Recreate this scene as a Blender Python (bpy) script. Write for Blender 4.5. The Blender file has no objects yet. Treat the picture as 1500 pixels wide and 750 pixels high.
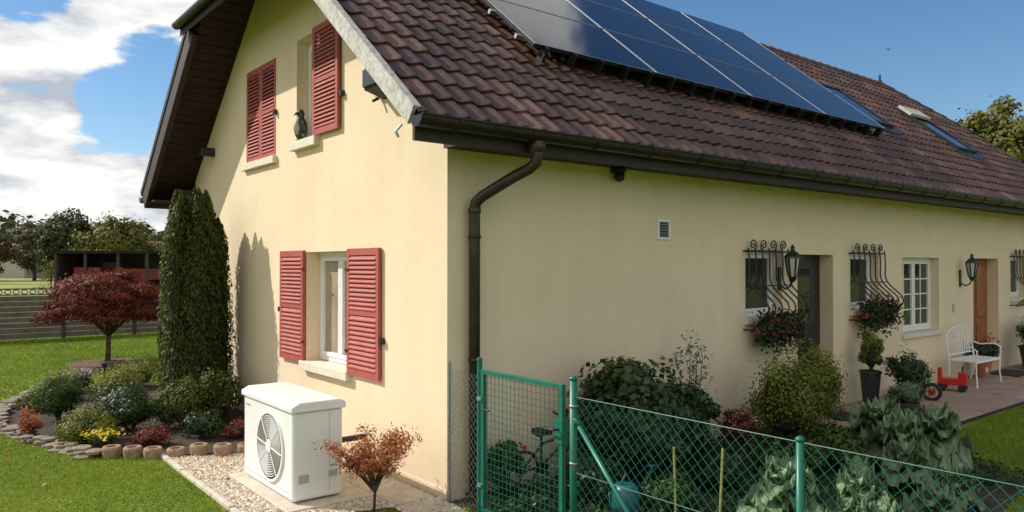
import bpy, math, numpy as np
from mathutils import Vector, Matrix
R=math.radians
rng=np.random.default_rng(7)
scene=bpy.context.scene
COL=scene.collection

# ------------------------------------------------------------------ materials
def nd(nt,t,**k):
    n=nt.nodes.new(t)
    for a,b in k.items(): setattr(n,a,b)
    return n
def lk(nt,a,b): nt.links.new(a,b)
def mat(name,c1,c2=None,rough=.6,metal=0,scale=5,detail=6,bump=0,bscale=None,c3=None,spec=.5,coat=0,dist=.01,ior=1.5,streak=0):
    m=bpy.data.materials.new(name); m.use_nodes=True
    nt=m.node_tree; b=nt.nodes['Principled BSDF']
    b.inputs['Roughness'].default_value=rough; b.inputs['Metallic'].default_value=metal
    b.inputs['Specular IOR Level'].default_value=spec; b.inputs['IOR'].default_value=ior
    b.inputs['Coat Weight'].default_value=coat
    g=nd(nt,'ShaderNodeNewGeometry')
    if c2 is None:
        b.inputs['Base Color'].default_value=(*c1,1)
    else:
        n=nd(nt,'ShaderNodeTexNoise'); n.inputs['Scale'].default_value=scale; n.inputs['Detail'].default_value=detail
        n.inputs['Roughness'].default_value=.65
        lk(nt,g.outputs['Position'],n.inputs['Vector'])
        r=nd(nt,'ShaderNodeValToRGB'); r.color_ramp.elements[0].position=.36; r.color_ramp.elements[1].position=.64
        r.color_ramp.elements[0].color=(*c1,1); r.color_ramp.elements[1].color=(*c2,1)
        if c3: 
            e=r.color_ramp.elements.new(.52); e.color=(*c3,1)
        lk(nt,n.outputs['Fac'],r.inputs['Fac']); col=r.outputs['Color']
        if streak:
            sx=nd(nt,'ShaderNodeSeparateXYZ'); lk(nt,g.outputs['Position'],sx.inputs[0])
            mp=nd(nt,'ShaderNodeMapping'); mp.inputs['Scale'].default_value=(3,3,.35); lk(nt,g.outputs['Position'],mp.inputs['Vector'])
            ns=nd(nt,'ShaderNodeTexNoise'); ns.inputs['Scale'].default_value=1.6; ns.inputs['Detail'].default_value=8; lk(nt,mp.outputs[0],ns.inputs['Vector'])
            m1=nd(nt,'ShaderNodeMapRange'); m1.inputs['From Min'].default_value=.3; m1.inputs['From Max'].default_value=.7; m1.inputs['To Min'].default_value=1-streak; m1.inputs['To Max'].default_value=1.0; lk(nt,ns.outputs['Fac'],m1.inputs['Value'])
            m2=nd(nt,'ShaderNodeMapRange'); m2.inputs['From Min'].default_value=0; m2.inputs['From Max'].default_value=.45; m2.inputs['To Min'].default_value=.86; m2.inputs['To Max'].default_value=1.0; lk(nt,sx.outputs['Z'],m2.inputs['Value'])
            mm=nd(nt,'ShaderNodeMath',operation='MULTIPLY'); lk(nt,m1.outputs[0],mm.inputs[0]); lk(nt,m2.outputs[0],mm.inputs[1])
            vs=nd(nt,'ShaderNodeVectorMath',operation='SCALE'); lk(nt,col,vs.inputs[0]); lk(nt,mm.outputs[0],vs.inputs['Scale']); col=vs.outputs[0]
        lk(nt,col,b.inputs['Base Color'])
    if bump:
        n2=nd(nt,'ShaderNodeTexNoise'); n2.inputs['Scale'].default_value=bscale or scale*4; n2.inputs['Detail'].default_value=8
        n2.inputs['Roughness'].default_value=.6
        lk(nt,g.outputs['Position'],n2.inputs['Vector'])
        bp=nd(nt,'ShaderNodeBump'); bp.inputs['Strength'].default_value=bump; bp.inputs['Distance'].default_value=dist
        lk(nt,n2.outputs['Fac'],bp.inputs['Height']); lk(nt,bp.outputs['Normal'],b.inputs['Normal'])
    return m
def tmat(name,cols,rough=.6,transl=.25,spec=.3,bump=0):
    """colour by per-face 'tint' attribute"""
    m=bpy.data.materials.new(name); m.use_nodes=True
    nt=m.node_tree; b=nt.nodes['Principled BSDF']; out=nt.nodes['Material Output']
    a=nd(nt,'ShaderNodeAttribute',attribute_name='tint')
    r=nd(nt,'ShaderNodeValToRGB')
    els=r.color_ramp.elements
    for i,c in enumerate(cols):
        p=i/(len(cols)-1)
        if i==0: els[0].color=(*c,1)
        elif i==len(cols)-1: els[-1].color=(*c,1)
        else:
            e=els.new(p); e.color=(*c,1)
    lk(nt,a.outputs['Fac'],r.inputs['Fac']); lk(nt,r.outputs['Color'],b.inputs['Base Color'])
    b.inputs['Roughness'].default_value=rough; b.inputs['Specular IOR Level'].default_value=spec
    if bump:
        g=nd(nt,'ShaderNodeNewGeometry')
        n2=nd(nt,'ShaderNodeTexNoise'); n2.inputs['Scale'].default_value=60; n2.inputs['Detail'].default_value=6
        lk(nt,g.outputs['Position'],n2.inputs['Vector'])
        bp=nd(nt,'ShaderNodeBump'); bp.inputs['Strength'].default_value=bump; bp.inputs['Distance'].default_value=.004
        lk(nt,n2.outputs['Fac'],bp.inputs['Height']); lk(nt,bp.outputs['Normal'],b.inputs['Normal'])
        n3=nd(nt,'ShaderNodeTexNoise'); n3.inputs['Scale'].default_value=7; n3.inputs['Detail'].default_value=10; n3.inputs['Roughness'].default_value=.75
        lk(nt,g.outputs['Position'],n3.inputs['Vector'])
        mr=nd(nt,'ShaderNodeMapRange'); mr.inputs['From Min'].default_value=.35; mr.inputs['From Max'].default_value=.7; mr.inputs['To Min'].default_value=.65; mr.inputs['To Max'].default_value=1.45
        lk(nt,n3.outputs['Fac'],mr.inputs['Value'])
        vm=nd(nt,'ShaderNodeVectorMath',operation='SCALE'); lk(nt,r.outputs['Color'],vm.inputs[0]); lk(nt,mr.outputs[0],vm.inputs['Scale']); lk(nt,vm.outputs[0],b.inputs['Base Color'])
    if transl:
        t=nd(nt,'ShaderNodeBsdfTranslucent'); lk(nt,r.outputs['Color'],t.inputs['Color'])
        mx=nd(nt,'ShaderNodeMixShader'); mx.inputs[0].default_value=transl
        lk(nt,b.outputs[0],mx.inputs[1]); lk(nt,t.outputs[0],mx.inputs[2]); lk(nt,mx.outputs[0],out.inputs['Surface'])
    return m

M={}
M['stucco']=mat('cream_stucco',(.79,.635,.435),(.84,.685,.48),rough=.9,scale=.9,bump=.6,bscale=75,dist=.009,spec=.15,streak=.05)
M['plinth']=mat('plinth_render',(.68,.54,.38),(.74,.59,.42),rough=.9,scale=4,bump=.5,bscale=60)
M['sill']=mat('sill_stone',(.64,.57,.45),(.74,.66,.54),rough=.8,scale=12,bump=.2)
M['shutter']=mat('shutter_red_paint',(.37,.088,.072),(.43,.108,.088),rough=.6,scale=6,bump=.1,bscale=40,spec=.3)
M['white']=mat('white_pvc',(.80,.80,.78),rough=.3)
M['glass']=mat('window_glass_dark',(.030,.034,.036),rough=.04,spec=.6)
M['curtain']=mat('window_curtain_glass',(.40,.33,.24),(.27,.22,.16),rough=.06,scale=2,spec=.5)
M['darkwood']=mat('dark_brown_wood',(.020,.011,.008),(.038,.020,.014),rough=.6,scale=8,bump=.25,bscale=30)
M['soffit']=mat('soffit_boards',(.020,.009,.006),(.036,.015,.010),rough=.65,scale=6,bump=.25,bscale=24,spec=.3)
M['verge']=mat('weathered_verge_board',(.34,.31,.27),(.58,.56,.52),rough=.85,scale=18,bump=.3,c3=(.50,.47,.43))
M['gutter']=mat('brown_metal_gutter',(.026,.019,.016),(.045,.034,.027),rough=.35,metal=.5,scale=9)
M['pipe']=mat('brown_metal_pipe',(.035,.026,.021),(.06,.046,.037),rough=.38,metal=.4,scale=7)
M['tile']=tmat('brown_concrete_tiles',[(.034,.016,.012),(.058,.027,.018),(.088,.042,.029),(.16,.085,.06)],rough=.44,transl=0,spec=.5,bump=.6)
M['pv']=mat('solar_glass',(.004,.008,.028),(.006,.011,.036),rough=.06,spec=.5,ior=1.27,scale=.8)
M['pvframe']=mat('black_anodised_frame',(.03,.03,.035),rough=.35,metal=.6)
M['alu']=mat('aluminium',(.5,.5,.5),rough=.35,metal=.9)
M['iron']=mat('black_wrought_iron',(.012,.012,.012),(.02,.02,.02),rough=.45,scale=20)
M['lampglass']=mat('lantern_glass',(.55,.55,.50),rough=.15)
M['doorwood']=mat('orange_brown_door_wood',(.24,.075,.02),(.34,.12,.04),rough=.4,scale=7)
M['doordark']=mat('dark_door',(.015,.013,.012),(.028,.022,.018),rough=.4,scale=7)
M['hpwhite']=mat('heat_pump_white',(.79,.785,.76),(.82,.815,.79),rough=.35,scale=3)
M['hpgrey']=mat('heat_pump_grey',(.40,.41,.41),rough=.5)
M['hpdark']=mat('heat_pump_dark',(.33,.335,.34),rough=.6)
M['green']=mat('green_powder_coat',(.006,.115,.075),(.01,.15,.095),rough=.4,scale=14)
M['greenwire']=mat('green_pvc_wire',(.008,.11,.075),rough=.45)
M['galv']=mat('galvanised_steel',(.25,.255,.26),(.36,.37,.37),rough=.5,metal=.7,scale=20)
M['concrete']=mat('concrete_slab',(.48,.42,.33),(.62,.55,.44),rough=.9,scale=9,bump=.3)
M['paver']=mat('terrace_pavers',(.26,.175,.13),(.38,.27,.20),rough=.85,scale=3,bump=.3)
M['soil']=mat('soil',(.030,.021,.014),(.075,.050,.033),rough=1,scale=9,bump=1,bscale=18,dist=.04)
M['mulch']=mat('mulch',(.10,.055,.035),(.20,.12,.08),rough=1,scale=18,bump=1,bscale=30,dist=.03)
M['terracotta']=mat('edging_stone',(.22,.14,.09),(.36,.25,.17),rough=.9,scale=14,bump=.4)
M['slate']=mat('slate_stone',(.15,.115,.085),(.30,.24,.18),rough=.9,scale=9,bump=.6)
M['bark']=mat('bark',(.05,.032,.022),(.12,.085,.06),rough=.95,scale=22,bump=.8,bscale=40)
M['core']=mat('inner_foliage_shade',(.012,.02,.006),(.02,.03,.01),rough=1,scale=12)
M['fencewood']=mat('composite_fence_boards',(.10,.08,.065),(.16,.13,.11),rough=.8,scale=5,bump=.2)
M['fencedark']=mat('anthracite_post',(.03,.032,.035),rough=.5)
M['red']=mat('red_plastic',(.5,.02,.015),rough=.35)
M['black']=mat('black_rubber',(.012,.012,.012),rough=.6)
M['teal']=mat('teal_paint',(.015,.10,.11),rough=.4)
M['limeplastic']=mat('lime_plastic',(.25,.45,.03),rough=.4)
M['whitemetal']=mat('white_painted_iron',(.80,.80,.78),rough=.4)
M['bamboo']=mat('bamboo_cane',(.22,.26,.05),(.32,.30,.08),rough=.6,scale=15)
M['pot']=mat('dark_plant_pot',(.03,.03,.032),rough=.5)
M['clay']=mat('clay_pot',(.32,.12,.06),(.38,.16,.09),rough=.8,scale=9)
M['shedred']=mat('shed_red',(.20,.02,.018),(.28,.035,.03),rough=.7,scale=2)
M['shedroof']=mat('shed_roof',(.016,.014,.013),(.03,.026,.024),rough=.95,scale=2,spec=.1)
M['farwall']=mat('far_house_wall',(.5,.45,.38),rough=.9)
M['farroof']=mat('far_house_roof',(.25,.10,.06),rough=.9)
M['birddark']=mat('bird_plumage_dark',(.03,.035,.03),(.07,.075,.06),rough=.6,scale=40)
M['birdlight']=mat('bird_plumage_pale',(.35,.38,.30),(.5,.5,.45),rough=.6,scale=40)
M['mat']=mat('doormat_fibre',(.02,.018,.016),(.045,.04,.035),rough=1,scale=40)
M['tilep']=mat('hip_tiles',(.045,.021,.015),(.09,.045,.032),rough=.6,scale=10,bump=.3)

# foliage
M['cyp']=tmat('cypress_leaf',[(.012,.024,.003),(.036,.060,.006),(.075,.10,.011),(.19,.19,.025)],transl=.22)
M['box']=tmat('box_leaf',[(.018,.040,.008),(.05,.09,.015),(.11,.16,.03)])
M['lime']=tmat('lime_leaf',[(.055,.080,.010),(.14,.165,.02),(.26,.265,.04)])
M['dark']=tmat('dark_leaf',[(.010,.024,.007),(.028,.055,.014),(.06,.10,.025)],spec=.4,rough=.45)
M['redleaf']=tmat('maple_red_leaf',[(.035,.008,.006),(.10,.018,.010),(.19,.040,.018),(.28,.085,.03)],transl=.3)
M['orangeleaf']=tmat('small_maple_leaf',[(.20,.045,.025),(.34,.085,.04),(.46,.17,.07),(.40,.28,.10)],transl=.3)
M['far1']=tmat('far_leaf_dark',[(.02,.032,.008),(.045,.060,.014),(.09,.10,.025)])
M['far2']=tmat('far_leaf_olive',[(.05,.058,.010),(.11,.11,.016),(.19,.17,.03)])
M['far3']=tmat('far_leaf_tawny',[(.07,.06,.03),(.13,.11,.05),(.2,.15,.08)])
M['grass']=tmat('grass_blade',[(.075,.125,.010),(.16,.235,.018),(.26,.335,.035),(.40,.42,.10)],transl=.35,spec=.2)
M['kale']=tmat('kale_leaf',[(.07,.12,.05),(.14,.22,.10),(.24,.33,.18),(.46,.53,.36)],rough=.5,transl=.25,spec=.35)
M['grey']=tmat('grey_green_leaf',[(.08,.12,.07),(.15,.20,.12),(.25,.30,.2)])
M['redflower']=tmat('red_petals',[(.35,.01,.015),(.6,.03,.03)])
M['yellowflower']=tmat('yellow_petals',[(.6,.42,.02),(.8,.65,.05)])
M['purpleflower']=tmat('mauve_petals',[(.25,.1,.2),(.5,.35,.45)])
M['gravel']=tmat('gravel_stone',[(.36,.27,.18),(.56,.46,.34),(.72,.63,.50),(.82,.76,.66)],rough=.85,transl=0)

# ------------------------------------------------------------------ builders
def empty(name,loc=(0,0,0)):
    e=bpy.data.objects.new(name,None); e.empty_display_size=.2; e.location=loc; COL.objects.link(e); return e
class MB:
    def __init__(s,T=None): s.v=[];s.f=[];s.m=[];s.mats=[];s.T=T
    def mi(s,k):
        if k not in s.mats: s.mats.append(k)
        return s.mats.index(k)
    def add(s,vs,fs,k,T=None):
        b=len(s.v)
        for p in vs:
            if T: p=T(*p)
            if s.T is not None: p=s.T@Vector(p)
            s.v.append(tuple(p))
        i=s.mi(k)
        for f in fs: s.f.append([b+q for q in f]); s.m.append(i)
    def box(s,x0,x1,y0,y1,z0,z1,k,T=None):
        s.add([(x0,y0,z0),(x1,y0,z0),(x1,y1,z0),(x0,y1,z0),(x0,y0,z1),(x1,y0,z1),(x1,y1,z1),(x0,y1,z1)],
              [(0,3,2,1),(4,5,6,7),(0,1,5,4),(1,2,6,5),(2,3,7,6),(3,0,4,7)],k,T)
    def prism(s,sec,a0,a1,k,T):
        n=len(sec); vs=[(a0,*p) for p in sec]+[(a1,*p) for p in sec]
        fs=[tuple(range(n))[::-1],tuple(range(n,2*n))]+[(i,(i+1)%n,n+(i+1)%n,n+i) for i in range(n)]
        s.add(vs,fs,k,T)
    def tube(s,pts,rad,k,n=8,closed=False,T=None):
        P=[Vector(T(*p)) if T else Vector(p) for p in pts]; N=len(P)
        if not hasattr(rad,'__len__'): rad=[rad]*N
        tan=[]
        for i in range(N):
            if closed: t=P[(i+1)%N]-P[i-1]
            else: t=P[min(i+1,N-1)]-P[max(i-1,0)]
            tan.append(t.normalized() if t.length>1e-9 else Vector((0,0,1)))
        u=tan[0].orthogonal().normalized(); vs=[]
        for i in range(N):
            u=(u-tan[i]*u.dot(tan[i]))
            u=u.normalized() if u.length>1e-6 else tan[i].orthogonal().normalized()
            w=tan[i].cross(u)
            for j in range(n):
                a=2*math.pi*j/n; vs.append(tuple(P[i]+(u*math.cos(a)+w*math.sin(a))*rad[i]))
        fs=[]
        for i in range(N if closed else N-1):
            i2=(i+1)%N
            for j in range(n): fs.append((i*n+j,i*n+(j+1)%n,i2*n+(j+1)%n,i2*n+j))
        if not closed: fs+= [tuple(range(n))[::-1],tuple(range((N-1)*n,N*n))]
        s.add(vs,fs,k)
    def lathe(s,prof,c,k,n=20,axis='z'):
        vs=[];fs=[]
        for (r,h) in prof:
            for j in range(n):
                a=2*math.pi*j/n
                if axis=='z': vs.append((c[0]+r*math.cos(a),c[1]+r*math.sin(a),c[2]+h))
                elif axis=='x': vs.append((c[0]+h,c[1]+r*math.cos(a),c[2]+r*math.sin(a)))
                else: vs.append((c[0]+r*math.cos(a),c[1]+h,c[2]+r*math.sin(a)))
        m=len(prof)
        for i in range(m-1):
            for j in range(n): fs.append((i*n+j,i*n+(j+1)%n,(i+1)*n+(j+1)%n,(i+1)*n+j))
        fs+=[tuple(range(n))[::-1],tuple(range((m-1)*n,m*n))]
        s.add(vs,fs,k)
    def build(s,name,parent=None,smooth=False,bevel=0,seg=2,auto=None):
        me=bpy.data.meshes.new(name); me.from_pydata(s.v,[],s.f); 
        for k in s.mats: me.materials.append(M[k])
        me.polygons.foreach_set('material_index',s.m)
        if smooth: me.polygons.foreach_set('use_smooth',[True]*len(s.f))
        me.update()
        o=bpy.data.objects.new(name,me); COL.objects.link(o)
        if parent: o.parent=parent; 
        if bevel:
            b=o.modifiers.new('bevel','BEVEL'); b.width=bevel; b.segments=seg; b.limit_method='ANGLE'
        return o
def npmesh(name,V,nper,tint,k,parent=None,idx=None,smooth=False):
    me=bpy.data.meshes.new(name)
    me.vertices.add(len(V)); me.vertices.foreach_set('co',V.astype(np.float32).ravel())
    if idx is None: idx=np.arange(len(V),dtype=np.int32)
    N=len(idx)//nper
    me.loops.add(len(idx)); me.loops.foreach_set('vertex_index',idx.astype(np.int32))
    me.polygons.add(N); me.polygons.foreach_set('loop_start',np.arange(0,len(idx),nper,dtype=np.int32))
    me.polygons.foreach_set('loop_total',np.full(N,nper,dtype=np.int32))
    if smooth: me.polygons.foreach_set('use_smooth',np.ones(N,bool))
    a=me.attributes.new('tint','FLOAT','FACE'); a.data.foreach_set('value',np.clip(tint,0,1).astype(np.float32))
    me.materials.append(M[k]); me.update(); me.validate()
    o=bpy.data.objects.new(name,me); COL.objects.link(o)
    if parent: o.parent=parent
    return o
def norm(a): return a/np.maximum(np.linalg.norm(a,axis=1,keepdims=True),1e-9)
def leaves(name,P,N,size,tint,k,parent=None,aspect=.55,long=None):
    n=len(P); rnd=rng.normal(size=(n,3))
    if long is not None: rnd=long*1.0+rnd*.35
    N=norm(N); t1=norm(rnd-N*np.sum(rnd*N,1,keepdims=True)); t2=np.cross(N,t1)
    s=(size*(.6+.8*rng.random(n)))[:,None] if np.ndim(size)==0 else size[:,None]
    V=np.empty((n,4,3)); V[:,0]=P-t1*s*.5; V[:,1]=P+t2*s*aspect*.5+N*s*.06; V[:,2]=P+t1*s*.5; V[:,3]=P-t2*s*aspect*.5+N*s*.06
    return npmesh(name,V.reshape(-1,3),4,tint,k,parent)
def crown(n,c,rad,ncl,clr,shell=.75,flat=1,zmin=-1,seed=0):
    r=np.random.default_rng(seed)
    d=norm(r.normal(size=(ncl*3,3))); d=d[d[:,2]>zmin][:ncl]; ncl=len(d)
    rr=shell+(1-shell)*r.random((ncl,1)); rr[::5]*=.55
    C=d*rr*np.array(rad)*(.82+.28*r.random((ncl,1)))
    idx=r.integers(0,ncl,n); off=r.normal(size=(n,3))*np.array([1,1,flat])
    on=norm(off); mag=np.abs(r.normal(size=(n,1)))*.35+.65
    cs=(.6+.8*r.random(ncl))[idx][:,None]
    P=C[idx]+on*mag*clr*cs*np.array([1,1,flat])
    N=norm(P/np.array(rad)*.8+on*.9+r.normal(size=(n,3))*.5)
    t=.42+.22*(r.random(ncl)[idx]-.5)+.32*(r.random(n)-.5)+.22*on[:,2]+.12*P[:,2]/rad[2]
    return P+np.array(c),N,t,C+np.array(c)
def bush(name,x,y,w,h,k,n=2500,leaf=.035,ncl=26,z0=0,core=True,parent=None,seed=1,zc=.5,aspect=.55,clr=None):
    e=empty(name) if parent is None else parent
    rad=(w/2*.82,w/2*.82,h/2*.85)
    P,N,t,C=crown(n,(x,y,z0+h*zc),rad,ncl,clr or w*.16,shell=.7,zmin=-.7,seed=seed)
    keep=P[:,2]>z0+.01
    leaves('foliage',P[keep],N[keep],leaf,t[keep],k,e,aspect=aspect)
    mb=MB()
    if core: mb.lathe([(.02,-.8*rad[2]),(rad[0]*.55,-.6*rad[2]),(rad[0]*.68,0),(rad[0]*.48,.5*rad[2]),(.02,.7*rad[2])],(x,y,z0+h*zc),'core',n=14)  # dark solid stops see-through, shade between leaves put into its colour
    for cc in C[:7]: mb.tube([(x,y,z0-.02),((x+cc[0])/2,(y+cc[1])/2,z0+h*.3),tuple(cc)],[.012,.008,.004],'bark',n=5)
    mb.build('twigs_and_any_core',e,smooth=True)
    return e
def tree(name,x,y,trunk_h,crown_c,rad,k,n,leaf,ncl,clr,tr=.06,seed=3,flat=.7,zmin=-.4,z0=0,shell=.7,nb=14,aspect=.55):
    e=empty(name)
    P,N,t,C=crown(n,crown_c,rad,ncl,clr,shell=shell,flat=flat,zmin=zmin,seed=seed)
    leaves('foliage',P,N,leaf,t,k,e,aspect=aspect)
    mb=MB(); r=np.random.default_rng(seed)
    top=(x+.02,y,z0+trunk_h)
    mb.tube([(x,y,z0-.05),(x+tr*.3,y,z0+trunk_h*.5),top,(crown_c[0],crown_c[1],crown_c[2])],[tr*1.25,tr,tr*.85,tr*.4],'bark',n=10)
    for i in range(min(nb,len(C))):
        c=C[i]; m=((top[0]*.55+c[0]*.45)+r.normal()*tr,(top[1]*.55+c[1]*.45)+r.normal()*tr,top[2]*.45+c[2]*.55)
        mb.tube([(top[0],top[1],top[2]-tr),m,tuple(c)],[tr*.55,tr*.32,tr*.1],'bark',n=6)
    mb.build('trunk_and_limbs',e,smooth=True)
    return e

# ------------------------------------------------------------------ house
W=7.4; L=16.6; MS=.83; c=1/math.sqrt(1+MS*MS); sn=MS*c
RY=W/2; RZ=3.21+MS*(RY+.5)      # ridge
V=.65
house=empty('cream_stucco_house')
def gable(u,z,d): return (d,u,z)
def front(u,z,d): return (u,d,z)
def wall(name,u0,u1,top,brk,ops,place,k='stucco',rev=.2,par=house):
    mb=MB(); us=sorted(set([u0,u1]+brk+[a for o in ops for a in o[:2]])); us=[u for u in us if u0<=u<=u1]
    for a,b in zip(us[:-1],us[1:]):
        z=0.0; cov=sorted([o for o in ops if o[0]<=a+1e-6 and o[1]>=b-1e-6],key=lambda o:o[2])
        for o in cov:
            if o[2]>z: mb.add([place(a,z,0),place(b,z,0),place(b,o[2],0),place(a,o[2],0)],[(0,1,2,3)],k)
            z=o[3]
        mb.add([place(a,z,0),place(b,z,0),place(b,top(b),0),place(a,top(a),0)],[(0,1,2,3)],k)
    for (a,b,z0,z1) in ops:
        q=lambda p1,p2: mb.add([place(*p1,0),place(*p2,0),place(*p2,rev),place(*p1,rev)],[(0,1,2,3)],k)
        q((a,z0),(a,z1)); q((b,z0),(b,z1)); q((a,z1),(b,z1)); q((a,z0),(b,z0))
    return mb.build(name,par)
def rooftop(y): return 3.21+MS*(y+.5) if y<=RY else 3.21+MS*(W+.5-y)
HZ=5.35
gtop=lambda y: min(rooftop(y)-.1,HZ+.5)
yk=(HZ+.5+.1-3.21)/MS-.5
gops=[(1.838,2.963,.92,2.20),(3.93,5.0,3.44,4.71),(2.62,3.27,3.52,4.76)]
wall('gable_wall',0,W,gtop,[RY,yk,W-yk],gops,gable)
fops=[(4.42,5.235,1.38,2.24),(5.61,6.54,.06,2.19),(7.03,7.90,1.38,2.24),(8.71,10.08,.94,2.17),(11.56,12.8,.06,2.17),(13.45,14.3,1.38,2.24)]
wall('front_wall',0,L,lambda u:3.3,[],fops,front)
wall('back_wall',0,L,lambda u:3.3,[],[],lambda u,z,d:(u,W-d,z))
wall('far_gable_wall',0,W,gtop,[RY,yk,W-yk],[],lambda u,z,d:(L-d,u,z))
mb=MB(); mb.box(-.010,0.0,-.01,W,-.1,.10,'plinth'); mb.box(0,5.6,-.010,0,-.1,.10,'plinth'); mb.build('plinth',house)
mb=MB(); mb.box(.28,L-.3,.28,W-.3,.02,3.0,'core'); mb.box(.28,.6,2.3,5.2,3.1,5.0,'core'); mb.build('dark_interior_blocks',house)  # solid dark blocks fill the rooms behind the openings

def SR(x,s,n): return (x,-.5+s*c-n*sn,3.21+s*sn+n*c)
def SL(x,s,n): return (x,W+.5-s*c+n*sn,3.21+s*sn+n*c)
sR=(RY+.5)/c; sH=(HZ-3.21)/sn
X0,X1=-V,L+V; HX=1.35
def tiles(name,S,wl=.2,ns=12,row=.3):
    n=int(round(sR/row)); row=sR/n; tint=[]; out=[]
    h=lambda u:.046*(.5+.5*np.cos(2*np.pi*u))**1.15
    for i in range(n):
        s0=i*row; sm=s0+row*.5
        k=max(0,(sm-sH)/(sR-sH)); xa=X0+k*HX; xb=X1-k*HX
        xs=np.arange(math.floor(xa/wl)*wl,xb+wl,wl/ns); xs=xs[(xs>=xa-1e-6)&(xs<=xb+1e-6)]
        u=(xs/wl)%1; cell=np.floor(xs/wl).astype(int)
        jr=np.random.default_rng(i*7+1); jit=jr.random(400); hj=jr.normal(size=400)*.003
        hh=h(u)+hj[cell%400]*.6
        fj=jr.normal(size=400)*.004
        f=s0-.03-.045*(.5+.5*np.cos(2*np.pi*u))+fj[(cell//2)%400]
        lo=np.stack([xs,f+.006,hh-.014],1); hi=np.stack([xs,f,hh+.026],1); bk=np.stack([xs,np.full_like(xs,s0+row+.02),hh-.004],1)
        mid=np.stack([xs,f+.02,hh+.033],1)
        for A,B in ((lo,hi),(hi,mid),(mid,bk)):
            q=np.stack([A[:-1],A[1:],B[1:],B[:-1]],1); out.append(q)
            cc=cell[:-1]//2
            tint.append(.12+.7*jit[cc%400]**1.5+.05*jr.random(len(cc)))
    Q=np.concatenate(out).reshape(-1,3); 
    P=np.array(S(Q[:,0],Q[:,1],Q[:,2])).T
    return npmesh(name,P,4,np.concatenate(tint),'tile',house)
tiles('roof_tiles_front',SR); tiles('roof_tiles_back',SL,ns=6)
for nm,S in (('roof_deck_front',SR),('roof_deck_back',SL)):
    mb=MB()
    pts=[(X0,0),(X1,0),(X1,sH),(X1-HX,sR),(X0+HX,sR),(X0,sH)]
    vs=[(x,s+.01,-.15 if S is SL else -.09) for x,s in pts]+[(x,s,-.02) for x,s in pts]
    mb.add(vs,[tuple(range(6))]+[(i,(i+1)%6,6+(i+1)%6,6+i) for i in range(6)]+[tuple(range(6,12))],'soffit',lambda x,s,n,S=S:S(x,s,n))
    mb.build(nm,house)
for nm,xa,sg in (('half_hip_near',X0,1),('half_hip_far',X1,-1)):
    mb=MB(); y0=-.5+sH*c; y1=W-y0; xr=xa+sg*HX
    a=(xa-sg*.12,y0-.12,HZ-.05);b=(xa-sg*.12,y1+.12,HZ-.05);t=(xr,RY,RZ+.03)
    n_=18
    for i in range(n_):
        f0=i/n_;f1=(i+1)/n_
        lerp=lambda p,q,f:tuple(p[j]+(q[j]-p[j])*f for j in range(3))
        A=lerp(a,t,f0);B=lerp(b,t,f0);Cc=lerp(b,t,f1);D=lerp(a,t,f1)
        up=lambda p,h:(p[0],p[1],p[2]+h)
        mb.add([up(A,.04),up(B,.04),up(Cc,.01),up(D,.01),A,B],[(0,1,2,3),(4,5,1,0)],'tilep')
    mb2=MB(); mb2.add([(a[0],a[1],a[2]-.12),(b[0],b[1],b[2]-.12),(t[0],t[1],t[2]-.14),a,b],[(0,1,2),(0,1,4,3)],'soffit'); mb2.build(nm+'_deck',house)
    mb.build(nm+'_tiles',house)
    g=MB(); sec=[]
    for j in range(9):
        A=math.pi+math.pi*j/8; sec.append((math.cos(A)*.065,math.sin(A)*.065))
    for j in range(8,-1,-1):
        A=math.pi+math.pi*j/8; sec.append((math.cos(A)*.058,math.sin(A)*.058+.002))
    gx=xa-sg*.17
    g.prism(sec,y0-.1,y1+.1,'gutter',lambda a_,p,q:(gx+p,a_,HZ-.02+q)); g.build(nm+'_gutter',house)
mb=MB(); x=X0+HX-.1
while x<X1-HX:
    xe=min(x+.36,X1-HX+.1)
    mb.tube([(x,RY,RZ-.03),(xe+.02,RY,RZ-.05)],[.13,.11],'tilep',n=12); x+=.34
for sg in(-1,1):
    for e_ in (0,1):
        xa,xr=(X0,X0+HX) if e_==0 else (X1,X1-HX)
        a=Vector((xa,RY-sg*(RY+.5-sH*c),HZ)); t=Vector((xr,RY,RZ)); m=7
        for i in range(m):
            p=a.lerp(t,i/m);q=a.lerp(t,(i+1.05)/m); mb.tube([tuple(p),tuple(q)],[.11,.09],'tilep',n=10)
mb.lathe([(.03,0),(.05,.1),(.02,.18),(.035,.22),(.005,.3)],(X1-HX,RY,RZ),'gutter',10)
mb.build('ridge_tiles',house,smooth=True)
mb=MB()
mb.box(X0-.03,X0,-.02,sH+.02,-.085,.045,'verge',SR)
mb.box(X0-.034,X0+.035,-.02,sH,.045,.075,'verge',SR)
mb.build('verge_board_front',house)
mb=MB(); mb.box(X0-.035,X0,-.05,sH+.02,-.26,.075,'darkwood',SL); mb.box(X0-.05,X0-.035,-.05,sH+.02,.0,.08,'darkwood',SL)
mb.box(X0,X0+.05,0,sH,-.24,-.15,'darkwood',SL)
mb.box(X1,X1+.035,-.05,sH+.02,-.22,.075,'darkwood',SL); mb.box(X1,X1+.035,-.05,sH+.02,-.22,.075,'darkwood',SR)
mb.build('verge_boards_dark',house)
mb=MB()
s=.0
while s<sR-.3:
    mb.box(X0+.05,0,s,s+.135,-.165,-.151,'soffit',SL); s+=.145
mb.build('verge_soffit_boards',house)
mb=MB()
mb.box(X0+.35,.1,W-.12,W+.02,3.08,3.26,'darkwood')
mb.box(X0+.45,.1,6.38,6.5,3.72,3.84,'darkwood')
mb.build('purlin_ends',house,bevel=.008)
fl=empty('wall_floodlight'); mb=MB()
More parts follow.
